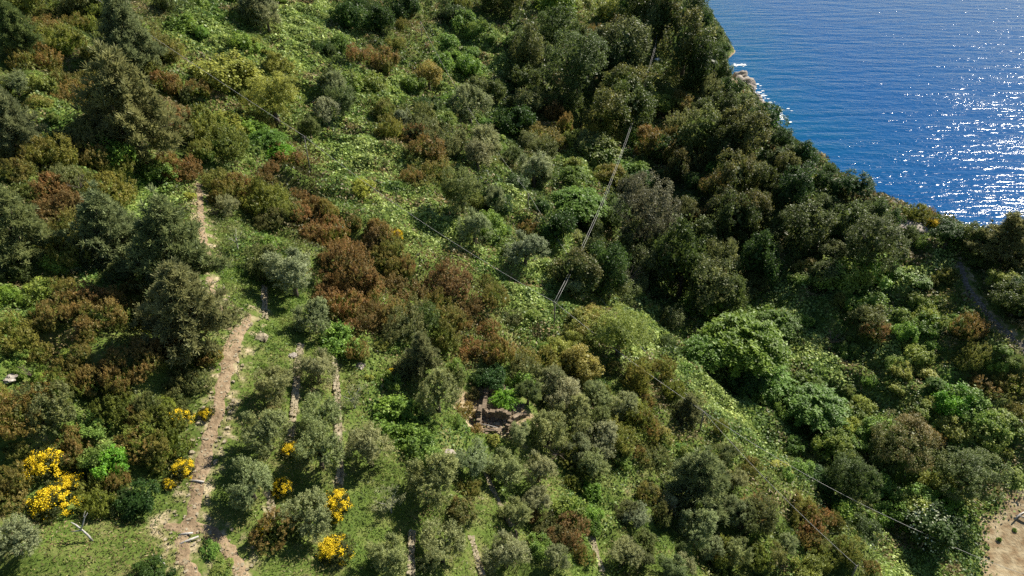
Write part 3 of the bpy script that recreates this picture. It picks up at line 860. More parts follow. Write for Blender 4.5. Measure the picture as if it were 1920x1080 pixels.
# ------------------------------------------------------------------ the plants one can point at
A = {
    'olive': (.255, .290, .120), 'grey': (.28, .305, .155), 'oak': (.100, .140, .036), 'heath': (.180, .215, .040), 'rust': (.190, .150, .050),
    'bush': (.180, .290, .050), 'dark': (.055, .110, .024), 'yel': (.27, .31, .058), 'chest': (.150, .250, .040), 'pine': (.205, .230, .098),
    'bright': (.15, .32, .03), 'gold': (.34, .29, .075), 'khaki': (.150, .185, .058), 'dusk': (.125, .135, .080),
}
G_OL, G_PI, G_HE, G_OAK = "olive trees on the terraced slope", "pines rising over the heath", "heath bushes of the scrub", "holm oaks of the seaward wood"
EXPL = [
    # px, py, d, mesh, name, colour, tip, zs, category, group, label
    (235, 70, 120, 'pine', 'pine_tree', 'pine', 0, 1.05, 'tree', G_PI, "grey-green pine at the top edge that hides part of the upper cable"),
    (238, 215, 195, 'pine', 'pine_tree', 'pine', 0, .95, 'tree', G_PI, "largest grey-green pine, standing alone amid brown heath above the path"),
    (10, 235, 110, 'pine', 'pine_tree', 'pine', 0, 1.1, 'tree', G_PI, "pine cut by the edge of the photo, level with the largest lone pine"),
    (25, 60, 90, 'pine', 'pine_tree', 'khaki', 0, 1.0, 'tree', G_PI, "greyish pine in the corner of the photo farthest from sea and broom"),
    (25, 430, 130, 'pine', 'pine_tree', 'pine', 0, 1.0, 'tree', G_PI, "pine cut by the edge of the photo, inland of the twin pines"),
    (205, 450, 150, 'pine', 'pine_tree', 'pine', 0, .95, 'tree', G_PI, "inland one of the twin pines beside the upper dirt path"),
    (320, 470, 165, 'pine', 'pine_tree', 'pine', 0, 1.0, 'tree', G_PI, "pine touching the upper dirt path, the taller of the twin pines"),
    (350, 590, 170, 'pine', 'pine_tree', 'pine', 0, .95, 'tree', G_PI, "pine with bare grey inner branches beside the bend where the dirt path begins"),
    (792, 672, 75, 'pine', 'pine_tree', 'pine', .3, 1.15, 'tree', G_PI, "small dark pine between the rusty heath and the ruined hut"),
    (1310, 905, 130, 'pine', 'pine_tree', 'pine', 0, .9, 'tree', G_PI, "broad dark pine on the lower spur below the leaning cable pole"),
    (1893, 452, 110, 'pine', 'pine_tree', 'pine', .1, .75, 'tree', G_PI, "maritime pine with dark bare limbs standing out against the glittering sea"),
    (1290, 770, 60, 'pine', 'pine_tree', 'pine', 0, 1.0, 'tree', G_PI, "small pine just beside the cable pole above the ravine"),
    (587, 597, 66, 'olive', 'olive_tree', 'olive', 0, 1, 'tree', G_OL, "olive tree at the upper end of the long terrace wall, under rusty heath"),
    (594, 690, 64, 'olive', 'olive_tree', 'olive', 0, 1, 'tree', G_OL, "olive tree second from the top beside the long terrace wall"),
    (518, 720, 72, 'olive', 'olive_tree', 'olive', 0, 1, 'tree', G_OL, "uppermost olive of the row next to the dirt path"),
    (597, 781, 72, 'olive', 'olive_tree', 'olive', 0, 1, 'tree', G_OL, "olive tree third from the top beside the long terrace wall"),
    (661, 744, 50, 'thin', 'olive_tree', 'grey', 0, 1, 'tree', G_OL, "small pale grey olive just seaward of the long terrace wall"),
    (496, 812, 88, 'olive', 'olive_tree', 'olive', 0, 1, 'tree', G_OL, "big round olive, second of the row next to the dirt path"),
    (597, 846, 86, 'olive', 'olive_tree', 'olive', 0, 1, 'tree', G_OL, "large olive overlapping the lower half of the long terrace wall"),
    (469, 908, 80, 'olive', 'olive_tree', 'olive', 0, 1, 'tree', G_OL, "olive casting its shadow toward the path fork, beside a broom"),
    (575, 968, 86, 'olive', 'olive_tree', 'olive', 0, 1, 'tree', G_OL, "olive tree standing between three yellow brooms near the bottom"),
    (692, 842, 84, 'olive', 'olive_tree', 'olive', 0, 1, 'tree', G_OL, "big olive just seaward of the long terrace wall's lower half"),
    (813, 900, 96, 'olive', 'olive_tree', 'olive', 0, 1, 'tree', G_OL, "broad silvery olive below the pale boulder, largest of the grove"),
    (820, 738, 78, 'olive', 'olive_tree', 'olive', 0, 1, 'tree', G_OL, "dense green olive just landward of the ruined hut"),
    (883, 863, 68, 'olive', 'olive_tree', 'olive', 0, 1, 'tree', G_OL, "olive tree right beside the pale boulder, seaward of it"),
    (730, 940, 52, 'thin', 'olive_tree', 'grey', 0, 1, 'tree', G_OL, "sparse grey olive with bare branches amid bright grass"),
    (733, 1047, 80, 'olive', 'olive_tree', 'olive', 0, 1, 'tree', G_OL, "olive tree at the bottom edge seaward of the lowest yellow broom"),
    (827, 1025, 84, 'olive', 'olive_tree', 'olive', 0, 1, 'tree', G_OL, "olive at the bottom between two short pale terrace walls"),
    (866, 960, 58, 'dark', 'heath_bush', 'khaki', .5, 1, 'bush', G_HE, "dark brownish bush between the broad silvery olive and a grassy terrace"),
    (947, 882, 76, 'olive', 'olive_tree', 'olive', 0, 1, 'tree', G_OL, "olive below the ruined hut's earthy clearing"),
    (948, 1040, 70, 'olive', 'olive_tree', 'olive', 0, 1, 'tree', G_OL, "olive at the bottom edge seaward of the bare earth strip"),
    (545, 512, 92, 'olive', 'olive_tree', 'grey', 0, 1, 'tree', G_OL, "tall grey olive beside the large rust-red heath"),
    (440, 445, 46, 'thin', 'olive_tree', 'olive', 0, 1, 'tree', G_OL, "little thin olive on the grass beside the upper dirt path"),
    (428, 385, 40, 'olive', 'olive_tree', 'olive', 0, 1, 'tree', G_OL, "small olive at the top end of the grassy strip by the upper path"),
    (25, 1015, 78, 'olive', 'olive_tree', 'grey', 0, .9, 'tree', G_OL, "pale silver olive in the grassy bottom corner, below the yellow brooms"),
    (500, 690, 20, 'bush', 'leafy_bush', 'chest', 0, 1, 'bush', None, "tiny green fennel clump on the grass between path and upper olives"),
    (1030, 810, 70, 'olive', 'olive_tree', 'olive', 0, 1.1, 'tree', G_OL, "olive tree just seaward of the ruined hut's fallen wall"),
    (1075, 780, 66, 'olive', 'olive_tree', 'olive', 0, 1.1, 'tree', G_OL, "second olive seaward of the ruined hut"),
    (1125, 825, 66, 'olive', 'olive_tree', 'grey', 0, 1, 'tree', G_OL, "pale olive third seaward of the ruined hut, beside rusty scrub"),
    (968, 962, 56, 'olive', 'olive_tree', 'olive', 0, 1, 'tree', G_OL, "small olive at the foot of the mossy stone wall by the grassy terrace"),
    (1010, 880, 60, 'olive', 'olive_tree', 'grey', 0, 1, 'tree', G_OL, "silvery olive between the ruined hut and the bottom rust heath"),
    (1112, 875, 56, 'olive', 'olive_tree', 'olive', 0, 1, 'tree', G_OL, "olive tree between the ruined hut and the bottom green clearing"),
    (640, 190, 52, 'olive', 'olive_tree', 'khaki', 0, 1.1, 'tree', G_OL, "dark grey olive rising alone from the bright bramble band"),
    (500, 30, 46, 'olive', 'olive_tree', 'olive', 0, 1.1, 'tree', G_OL, "grey olive at the top edge beside the bright bramble band"),
    (580, 240, 40, 'olive', 'olive_tree', 'khaki', 0, 1.1, 'tree', G_OL, "grey olive right behind the top of the upper cable pole"),
    (657, 505, 118, 'bigheath', 'heath_bush', 'rust', .6, 1.2, 'bush', G_HE, "largest rust-red heath, dense and rounded, beside the tall grey olive"),
    (690, 605, 80, 'bigheath', 'heath_bush', 'rust', .3, 1.2, 'bush', G_HE, "rust-red heath just below the largest rust-red heath"),
    (600, 555, 48, 'heath', 'heath_bush', 'rust', .5, 1, 'bush', G_HE, "small orange-red heath between the tall grey olive and a grove olive"),
    (842, 530, 96, 'bigheath', 'heath_bush', 'rust', .4, .9, 'bush', G_HE, "wide rust-brown heath above the ruined hut, beside the bramble band"),
    (1062, 1000, 84, 'bigheath', 'heath_bush', 'rust', .6, 1, 'bush', G_HE, "dark rust heath at the bottom among olives and a green vine"),
    (560, 372, 40, 'heath', 'heath_bush', 'rust', .5, 1, 'bush', G_HE, "small reddish heath below the upper cable pole"),
    (345, 325, 72, 'heath', 'heath_bush', 'rust', .6, 1, 'bush', G_HE, "rusty heath at the top end of the visible dirt path"),
    (100, 400, 70, 'heath', 'heath_bush', 'rust', .5, 1, 'bush', G_HE, "orange-brown heath between the edge pine and the inland twin pine"),
    (425, 140, 120, 'bush', 'leafy_bush', 'yel', 0, .9, 'bush', None, "broad yellow-green dome under the upper cable"),
    (512, 185, 110, 'bigoak', 'leafy_tree', 'yel', 0, .8, 'tree', None, "yellow-brown leafy dome right above the upper cable"),
    (803, 140, 58, 'oak', 'leafy_tree', 'gold', 0, .9, 'tree', None, "golden-brown round tree alone amid green brambles near the top"),
    (1162, 625, 110, 'bigoak', 'leafy_tree', 'yel', 0, .85, 'tree', None, "yellow-green rounded tree under the cable seaward of the central pole"),
    (1088, 682, 84, 'oak', 'leafy_tree', 'gold', 0, .8, 'tree', None, "golden yellow tree below the central cable pole"),
    (948, 748, 56, 'chestnut', 'fig_tree', 'bright', 0, .9, 'tree', None, "bright green fig growing inside the ruined hut"),
    (1205, 104, 30, 'bush', 'leafy_bush', 'bright', 0, 1.3, 'bush', None, "small bright green ball beside the far cable pole in deep shade"),
    (1782, 752, 70, 'bush', 'leafy_bush', 'bright', 0, 1.1, 'bush', None, "round vivid green bush on the far slope above the earth clearing"),
    (210, 872, 66, 'bush', 'leafy_bush', 'bright', 0, 1.0, 'bush', None, "bright green bush between the yellow brooms and the dirt path"),
    (170, 800, 60, 'bush', 'leafy_bush', 'bush', 0, .8, 'bush', None, "leafy green bush just beyond the biggest broom amid brown heath"),
    (1395, 640, 165, 'bigchestnut', 'chestnut_tree', 'chest', 0, .9, 'tree', None, "largest bright green chestnut, filling the ravine beyond the bramble band"),
    (1530, 760, 120, 'bigchestnut', 'chestnut_tree', 'chest', 0, .8, 'tree', None, "second chestnut, downstream of the largest one in the ravine"),
    (1085, 380, 120, 'bigchestnut', 'chestnut_tree', 'chest', 0, .7, 'tree', None, "chestnut in deep shade crossed by the cable climbing to the far pole"),
    (1172, 312, 56, 'chestnut', 'chestnut_tree', 'chest', 0, .7, 'tree', None, "small chestnut in the shaded wood under the climbing cable"),
    (515, 280, 64, 'chestnut', 'chestnut_tree', 'bright', 0, .9, 'tree', None, "bright green tree just landward of the upper cable pole"),
    (1082, 125, 135, 'bigoak', 'oak_tree', 'oak', 0, .95, 'tree', G_OAK, "largest holm oak, pale-topped, over the deepest shade near the top"),
    (1045, 55, 84, 'bigoak', 'oak_tree', 'oak', 0, 1, 'tree', G_OAK, "olive-brown holm oak just beyond the largest pale-topped one"),
    (1208, 400, 118, 'bigoak', 'oak_tree', 'dusk', 0, 1.25, 'tree', G_OAK, "tall greyish holm oak standing over the black shade of the ravine"),
    (1325, 450, 84, 'oak', 'oak_tree', 'oak', 0, 1, 'tree', G_OAK, "grey-topped holm oak second seaward of the tall greyish one"),
    (1640, 460, 110, 'bigoak', 'oak_tree', 'oak', 0, 1.0, 'tree', G_OAK, "big holm oak landward of the sandy patch on the ridge"),
    (1510, 425, 92, 'oak', 'oak_tree', 'oak', 0, 1.0, 'tree', G_OAK, "holm oak on the ridge halfway between the two bare coastal patches"),
    (1780, 440, 64, 'oak', 'oak_tree', 'dark', 0, .8, 'tree', G_OAK, "dark flat-topped oak on the ridge beside the sandy patch"),
    (1605, 350, 64, 'oak', 'oak_tree', 'dark', 0, .8, 'tree', G_OAK, "dark oak on the ridge silhouetted on the sea above the sandy patch"),
    (1508, 292, 58, 'oak', 'oak_tree', 'dark', 0, .9, 'tree', G_OAK, "rounded dark oak on the cliff edge by the small bare patch"),
    (1554, 322, 28, 'dark', 'dark_bush', 'dark', 0, 1.3, 'bush', None, "narrow dark bush on the cliff edge between two rounded oaks"),
    (1440, 225, 60, 'oak', 'oak_tree', 'dark', 0, 1.1, 'tree', G_OAK, "dark oak leaning over the sea beside the surf rocks"),
    (1883, 530, 60, 'oak', 'oak_tree', 'yel', 0, .8, 'tree', G_OAK, "yellow-green oak landing under the maritime pine by the stone track"),
    (1815, 890, 112, 'bigoak', 'leafy_tree', 'khaki', 0, .85, 'tree', None, "wide thin-leaved tree leaning over the earth clearing"),
    (1700, 830, 110, 'bigoak', 'leafy_tree', 'khaki', .5, .8, 'tree', None, "brown-grey tree with bare twigs in the lower ravine"),
    (1600, 900, 90, 'bigoak', 'oak_tree', 'oak', 0, 1, 'tree', G_OAK, "dark oak in the ravine behind the white-blossomed shrub"),
    (392, 1035, 50, 'bush', 'leafy_bush', 'bush', 0, .6, 'bush', None, "low ivy mound in the wedge between the two lower path branches"),
    (415, 1070, 44, 'bush', 'leafy_bush', 'bush', .2, .6, 'bush', None, "low green mound at the bottom edge inside the path fork"),
    (275, 1078, 70, 'dark', 'dark_bush', 'dark', 0, .8, 'bush', None, "dark bush cut by the bottom edge landward of the path fork"),
    (745, 790, 110, 'bush', 'leafy_bush', 'bush', .1, .8, 'bush', None, "wide pale green bramble mound between olives and the ruined hut"),
]
EXPL += [
    (884, 738, 30, 'heath', 'heath_bush', 'khaki', .4, 1.0, 'bush', G_HE, "small dry heath on the reddish earth beyond the ruined hut's landward corner"),
    (872, 772, 40, 'heath', 'heath_bush', 'gold', .4, 1.0, 'bush', G_HE, "golden-brown heath on the landward side of the ruined hut"),
    (893, 806, 28, 'heath', 'heath_bush', 'gold', .6, 1.0, 'bush', G_HE, "small golden-brown heath before the ruined hut's front corner"),
    (925, 828, 30, 'bush', 'leafy_bush', 'yel', .0, 1.0, 'bush', None, "bright yellow-green bush just before the ruined hut's earth patch"),
    (975, 815, 46, 'olive', 'olive_tree', 'olive', .0, 1.0, 'tree', G_OL, "small olive overlapping the seaward front of the ruined hut"),
    (905, 712, 44, 'dark', 'dark_bush', 'dark', .0, 1.0, 'bush', None, "dark bush right beyond the ruined hut's back wall"),
    (990, 738, 50, 'olive', 'olive_tree', 'khaki', .0, 1.0, 'tree', G_OL, "dull olive beyond the ruined hut, seaward of the fig"),
]
for _i, (_x, _y, _dd) in enumerate([(1305, 14, 52), (1322, 40, 46), (1336, 72, 42), (1344, 104, 42), (1354, 134, 40), (1372, 168, 44), (1402, 200, 46), (1468, 262, 44), (1488, 290, 36), (1545, 340, 36), (1650, 392, 44), (1680, 412, 36), (1830, 446, 50), (1860, 458, 50)]):
    EXPL.append((_x, _y, _dd, 'oak', 'oak_tree', 'dark' if _i % 2 else 'oak', 0, 1.1, 'tree', G_OAK,
                 ["oak at the very top of the cliff edge where land meets photo edge", "second oak down the cliff edge from the top", "third oak down the cliff edge from the top", "fourth oak down the cliff edge, before the surf rocks", "oak directly landward of the lone white surf patch",
                  "oak directly above the pale surf rocks", "oak just before the surf rocks on the cliff edge", "oak on the cliff edge beyond the small bare coastal patch", "small oak overlapping the small bare coastal patch", "low oak between the narrow dark bush and the ridge",
                  "oak on the ridge at the far end of the sandy patch", "small dark oak touching the sandy ridge patch", "ridge oak between flat-topped oak and maritime pine", "ridge oak directly under the maritime pine's crown"][_i]))
BROOM = [
    (80, 872, 78, "broom mass of the biggest yellow cluster, upper inland part"), (98, 938, 84, "lowest broom of the biggest yellow cluster"),
    (132, 906, 56, "broom on the seaward side of the biggest yellow cluster"), (25, 923, 34, "small broom near the photo edge beside the biggest cluster"),
    (150, 866, 26, "tiny broom just beyond the biggest yellow cluster"), (335, 784, 54, "bright broom deep in brown heath beside the dirt path"),
    (344, 878, 48, "broom at the dirt path edge below the stone steps' bend"), (320, 908, 30, "small broom at the shadow's edge next to the dirt path broom"),
    (385, 775, 34, "greenish half-open broom touching the dirt path"), (406, 664, 24, "tiny broom under the big pines at the dirt path"),
    (545, 845, 36, "broom squeezed between two large olives of the grove"), (527, 914, 46, "broom beside the olive that shades the path fork"),
    (627, 945, 66, "round broom at the lower end of the long terrace wall"), (627, 1030, 68, "lowest big broom near the bottom edge of the photo"),
    (497, 993, 40, "broom with dark green foot above the bottom edge by the path fork"), (706, 426, 40, "broom above the largest rust-red heath"),
    (742, 442, 30, "smaller broom of the pair above the largest rust-red heath"), (735, 697, 28, "yellowish broom alone landward of the small dark pine"),
    (1750, 418, 34, "yellowish broom on the ridge by the sandy patch"), (160, 50, 0, ""),
]


def register(px, py, d, o):
    PLACED.append((px, py, d))


for (px, py, d, mk, nm, cn, tipf, zs, cat, grp, lab) in EXPL:
    o = plant(px, py, d, mk, nm, vary(A[cn], .06), tipf, zs)
    if o:
        tag(o, lab, cat, grp)
        register(px, py, d, o)

# broom: green bush with heaped yellow flowers


def flower_mesh(seed):
    rng = np.random.default_rng(seed)
    nc = 44
    D = unit(rng.normal(size=(nc, 3)) + np.array([0, -.15, .8]))
    C = D * rng.uniform(.62, .95, (nc, 1)) * np.array([1, 1, .75])
    per = 130
    j = np.repeat(np.arange(nc), per)
    P = C[j] + rng.normal(size=(nc * per, 3)) * rng.uniform(.05, .12, nc)[j][:, None] * np.array([1, 1, .8])
    Nn = unit(D[j] * .5 + rng.normal(size=P.shape) * .7 + np.array([0, 0, .5]))
    return mesh_np("broom_flowers", quads(P, Nn, .058, .045, rng), qfaces(len(P)), YELLOW)


FL = [flower_mesh(300 + i) for i in range(4)]
for i, (px, py, d, lab) in enumerate(BROOM):
    if d == 0: continue
    rad = d / 2 / FPX
    h = hit(px, py, k=.55 * rad)
    r = rad * h[3]
    root = link("broom_bush", None); root.empty_display_size = .3
    root.location = h[:3]; root.scale = (r, r, r); root.rotation_euler = (0, 0, random.uniform(-.9, .9))
    c = link("foliage", MESH['heath'][i % 5], root); c.location = (0, 0, .32); c.scale = (.95, .95, .8); c.color = (.06, .085, .02, .1)
    f = link("blossoms", FL[i % 4], root); f.location = (0, 0, .34)
    if lab.startswith("greenish") or lab.startswith("yellowish"): f.scale = (.8, .8, .85)
    tag(root, lab, "broom", "yellow brooms in flower")
    PLACED.append((px, py, d * (1.5 if px < 170 else 1.15)))

# two white-blossomed shrubs
for i, (px, py, d, lab) in enumerate([(1745, 990, 100, "large shrub of pale white blossom under the lowest cable"), (1590, 885, 52, "small white-blossomed shrub just beyond the long lower cable"),
                                      (1310, 660, 36, "narrow whitish shrub at the ravine edge beside the largest chestnut"), (968, 345, 44, "pale silvery-leaved bush at the head of the middle short cable")]):
    rad = d / 2 / FPX
    h = hit(px, py, k=.55 * rad)
    r = rad * h[3]
    root = link("blossom_bush", None)
    root.location = h[:3]; root.scale = (r, r, r * 1.1); root.rotation_euler = (0, 0, i * 1.3)
    c = link("foliage", MESH['bush'][i % 5], root); c.location = (0, 0, .5); c.color = (.07, .12, .03, 0)
    rng = np.random.default_rng(330 + i)
    nf = 420
    P = unit(rng.normal(size=(nf, 3)) + np.array([0, 0, .5])) * rng.uniform(.6, 1.02, (nf, 1)) * np.array([1, 1, .65])
    f = link("blossoms", mesh_np("blossoms", quads(P, unit(P + rng.normal(size=P.shape) * .5 + np.array([0, 0, .6])), .075, .06, rng), qfaces(nf), WHITEFL), root)
    f.location = (0, 0, .5)
    tag(root, lab, "bush", "pale blossoming shrubs")
    PLACED.append((px, py, d))

# ------------------------------------------------------------------ the rest of the wood and scrub, one plant per patch of the letter map
LAND = [
    (930, 775, "the ruined hut"), (357, 975, "the path fork"), (432, 640, "the dirt path bend"), (378, 430, "the upper dirt path"),
    (570, 255, "the upper cable pole"), (1040, 570, "the central cable pole"), (1320, 775, "the ravine-side cable pole"), (1735, 1005, "the lowest cable pole"),
    (1600, 1062, "the bottom-edge cable pole"), (990, 362, "the middle cable pole"), (787, 40, "the top cable pole"), (1229, 88, "the far cable pole"),
    (238, 215, "the largest lone pine"), (205, 450, "the inland twin pine"), (657, 505, "the largest rust-red heath"), (842, 530, "the wide rust-brown heath"),
    (90, 905, "the biggest broom cluster"), (335, 784, "the broom in brown heath"), (425, 140, "the yellow-green dome"), (803, 140, "the golden-brown round tree"),
    (1082, 125, "the largest holm oak"), (1208, 400, "the tall greyish oak"), (1395, 640, "the largest chestnut"), (1530, 760, "the second chestnut"),
    (1085, 380, "the shaded chestnut"), (1400, 170, "the surf rocks"), (1705, 428, "the sandy ridge patch"), (1893, 452, "the maritime pine"),
    (1815, 550, "the stone track"), (1880, 1000, "the earth clearing"), (1782, 752, "the vivid green bush"), (1310, 905, "the broad spur pine"),
    (1088, 682, "the golden tree"), (1062, 1000, "the bottom rust heath"), (1510, 425, "the mid-ridge oak"), (545, 512, "the tall grey olive"),
    (1835, 910, "the thin-leaved tree"), (842, 855, "the pale boulder"), (640, 190, "the lone bramble olive"), (25, 430, "the edge pine"),
    (25, 60, "the corner pine"), (165, 990, "the dead tree"), (1700, 830, "the bare-twigged tree"), (1745, 985, "the white-blossomed shrub"), (792, 672, "the small dark pine"),
]
AUTO = {
    #  letter: meshes, name, colours, tip, px diameter, zs, category, group, looks
    'h': (['heath'], 'heath_bush', [('heath', .45), ('heath', .25), ('khaki', .15), ('heath', .7), ('heath', .05)], (48, 66), (.95, 1.5), 'bush', G_HE, ["brown-tipped green heath", "olive-brown heath", "dull greyish heath", "brown heath", "green heath"]),
    'r': (['heath'], 'heath_bush', [('rust', .35), ('heath', .7), ('heath', .95)], (46, 66), (.95, 1.4), 'bush', G_HE, ["rusty heath", "brown-tinged heath", "orange-tipped heath"]),
    'q': (['oak'], 'oak_tree', [('oak', 0), ('oak', .25), ('khaki', .1), ('dark', 0)], (54, 80), (.9, 1.2), 'tree', G_OAK, ["dark holm oak", "brownish holm oak", "greyish holm oak", "deep green holm oak"]),
    'o': (['olive'], 'olive_tree', [('olive', 0), ('grey', 0), ('khaki', 0)], (46, 62), (.9, 1.15), 'tree', G_OL, ["grey-green olive", "silvery olive", "dull olive"]),
    'g': (['bush'], 'leafy_bush', [('bush', 0), ('bush', .2), ('chest', 0), ('yel', 0)], (42, 66), (.85, 1.4), 'bush', "leafy bushes of the scrub", ["mid-green leafy bush", "browned leafy bush", "deep green leafy bush", "pale leafy bush"]),
    'd': (['dark'], 'dark_bush', [('dark', 0), ('oak', 0), ('khaki', 0)], (44, 66), (.9, 1.2), 'bush', "dark evergreen bushes", ["dark evergreen bush", "blackish-green bush", "dull evergreen bush"]),
    'y': (['oak'], 'yellowish_bush', [('yel', 0), ('yel', .5)], (48, 64), (.7, .9), 'bush', "yellow-green bushes", ["yellow-green bush", "yellow-brown bush"]),
    'c': (['chestnut'], 'chestnut_tree', [('chest', 0)], (52, 70), (.8, 1.0), 'tree', "chestnuts of the ravine", ["young bright green chestnut"]),
    'v': (['bush'], 'leafy_bush', [('bush', 0), ('yel', 0)], (36, 54), (.45, .75), 'bush', "leafy bushes of the scrub", ["low bramble mound", "pale bramble mound"]),
}
for _i, c_ in enumerate("y"):
    HC_y = .5
ARB = random.Random(42)
cand = []
for iy in range(27):
    for ix in range(48):
        ch = MAP[iy][ix]
        if ch not in AUTO: continue
        n = 1
        if ch == 'v' and ARB.random() < .93: n = 0
        if ch == 'g' and ARB.random() < .38: n = 0
        for _ in range(n):
            px = ix * 40 + 20 + ARB.uniform(-24, 24) + (10 if iy % 2 else -10)
            py = iy * 40 + 20 + ARB.uniform(-24, 24)
            cand.append((px, py, ch))
# loose second layer of small bushes
NFIRST = len(cand)
for iy in range(27):
    for ix in range(48):
        ch = MAP[iy][ix]
        if ch in 'hrdgq' and ARB.random() < .45:
            cand.append((ix * 40 + ARB.uniform(0, 40), iy * 40 + ARB.uniform(0, 40), {'q': 'd', 'h': 'g' if ARB.random() < .35 else 'h'}.get(ch, ch)))
ORD = ["", "second", "third", "fourth", "fifth", "sixth", "seventh", "eighth", "ninth", "tenth", "eleventh", "twelfth", "thirteenth", "fourteenth"]
pend = {}
COUNT = {}


def pseg(px, py, a, b):
    L2 = (b[0] - a[0]) ** 2 + (b[1] - a[1]) ** 2 + 1e-6
    t_ = min(1, max(0, ((px - a[0]) * (b[0] - a[0]) + (py - a[1]) * (b[1] - a[1])) / L2))
    return math.hypot(px - a[0] - t_ * (b[0] - a[0]), py - a[1] - t_ * (b[1] - a[1]))


for ci, (px, py, ch) in enumerate(cand):
    sec = ci >= NFIRST
    if any((px - a) ** 2 + (py - b) ** 2 < (c * (.34 if ch == 'c' else (.40 if ch in 'hgdrv' else .52))) ** 2 for a, b, c in PLACED): continue
    if 860 < px < 1005 and 722 < py < 828: continue
    if px > 1790 and 915 < py < 1075: continue
    if any(abs(px - a_) < 24 and b_ - 30 < py < c_ + 34 for a_, b_, c_ in ((576, 255, 322), (1039, 567, 606), (1314, 772, 812), (1730, 1003, 1030), (1597, 1061, 1092), (990, 362, 392), (789, 40, 74), (1228, 86, 112))): continue
    if ch == 'o' and px < 1000 and py > 560: continue
    hh = hit(px, py)
    if hh is None or (hh[2] < 2.0 and hh[1] > 145 and hh[0] > 75): continue
    if float(DP[int((hh[1] - Y0) / DG), int((hh[0] - X0) / DG)]) < 1.6: continue
    if px > 1420 and 520 < py < 900 and ch in 'hd' and ARB.random() < .5: ch = 'g'
    mks, nm, cols, dr, zr, cat, grp, looks = AUTO[ch]
    k = ARB.randrange(len(cols))
    if COUNT.get(nm, 0) >= 290: continue
    d = ARB.uniform(*dr) * ARB.choice([.62, .8, 1, 1, 1.15, 1.4])
    if px > 1320 and py < 480: d *= .85
    if py < 200: d *= .9
    if ch == 'y': d *= .95
    if px > 1180 and py > 840 and ch in 'oh': d *= .8
    if ch in 'hgr' and any(kind_at(px + a_, py + b_) == ord('v') for a_, b_ in ((30, 0), (-30, 0), (0, 30), (0, -30))): d *= .72
    if sec: d *= .62
    if any(abs(px - a_) < 5 + d * .46 and b_ - d * .4 < py < c_ + d * .7 for a_, b_, c_ in ((576, 255, 322), (1039, 567, 606), (1314, 772, 812), (1730, 1003, 1030), (1597, 1061, 1092), (990, 362, 392), (789, 40, 74), (1228, 86, 112))): continue
    if any(pseg(px, py + d * .12, a_, b_) < d * .5 + a_[2] for pl in PATHS + [MULE] for a_, b_ in zip(pl[:-1], pl[1:])): continue
    mk = mks[0]
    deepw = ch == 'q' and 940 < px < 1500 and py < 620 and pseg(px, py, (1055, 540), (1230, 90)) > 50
    fcol = tuple(v_ * (.8 if deepw else 1) for v_ in vary(A[cols[k][0]], .2, ARB))  # gully oaks: deeper shade painted in by darker leaves, crowns also enlarged
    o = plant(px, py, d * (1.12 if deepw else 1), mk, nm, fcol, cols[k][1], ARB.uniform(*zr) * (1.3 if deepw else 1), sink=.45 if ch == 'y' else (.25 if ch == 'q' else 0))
    if o is None: continue
    COUNT[nm] = COUNT.get(nm, 0) + 1
    tag(o, None, cat, grp)
    lm = min(LAND, key=lambda l: (l[0] - px) ** 2 + (l[1] - py) ** 2)
    dx, dy = px - lm[0], py - lm[1]
    if abs(dx) > abs(dy): dr_ = "seaward of" if dx > 0 else "landward of"
    else: dr_ = "before" if dy > 0 else "beyond"
    pend.setdefault((looks[k], dr_, lm[2]), []).append((math.hypot(dx, dy), o))
for (look, dr_, lm), lst in pend.items():
    lst.sort(key=lambda t: t[0])
    for i, (_, o) in enumerate(lst):
        if i == 0: o['label'] = f"{look} {dr_} {lm}" + (", the closer one" if len(lst) == 2 else (", the first one" if len(lst) > 2 else ""))
        else: o['label'] = f"{look} {dr_} {lm}, {ORD[min(i, 13)]} from it"
print("plants", COUNT, len(bpy.data.objects))

# ------------------------------------------------------------------ ground cover that nobody could count


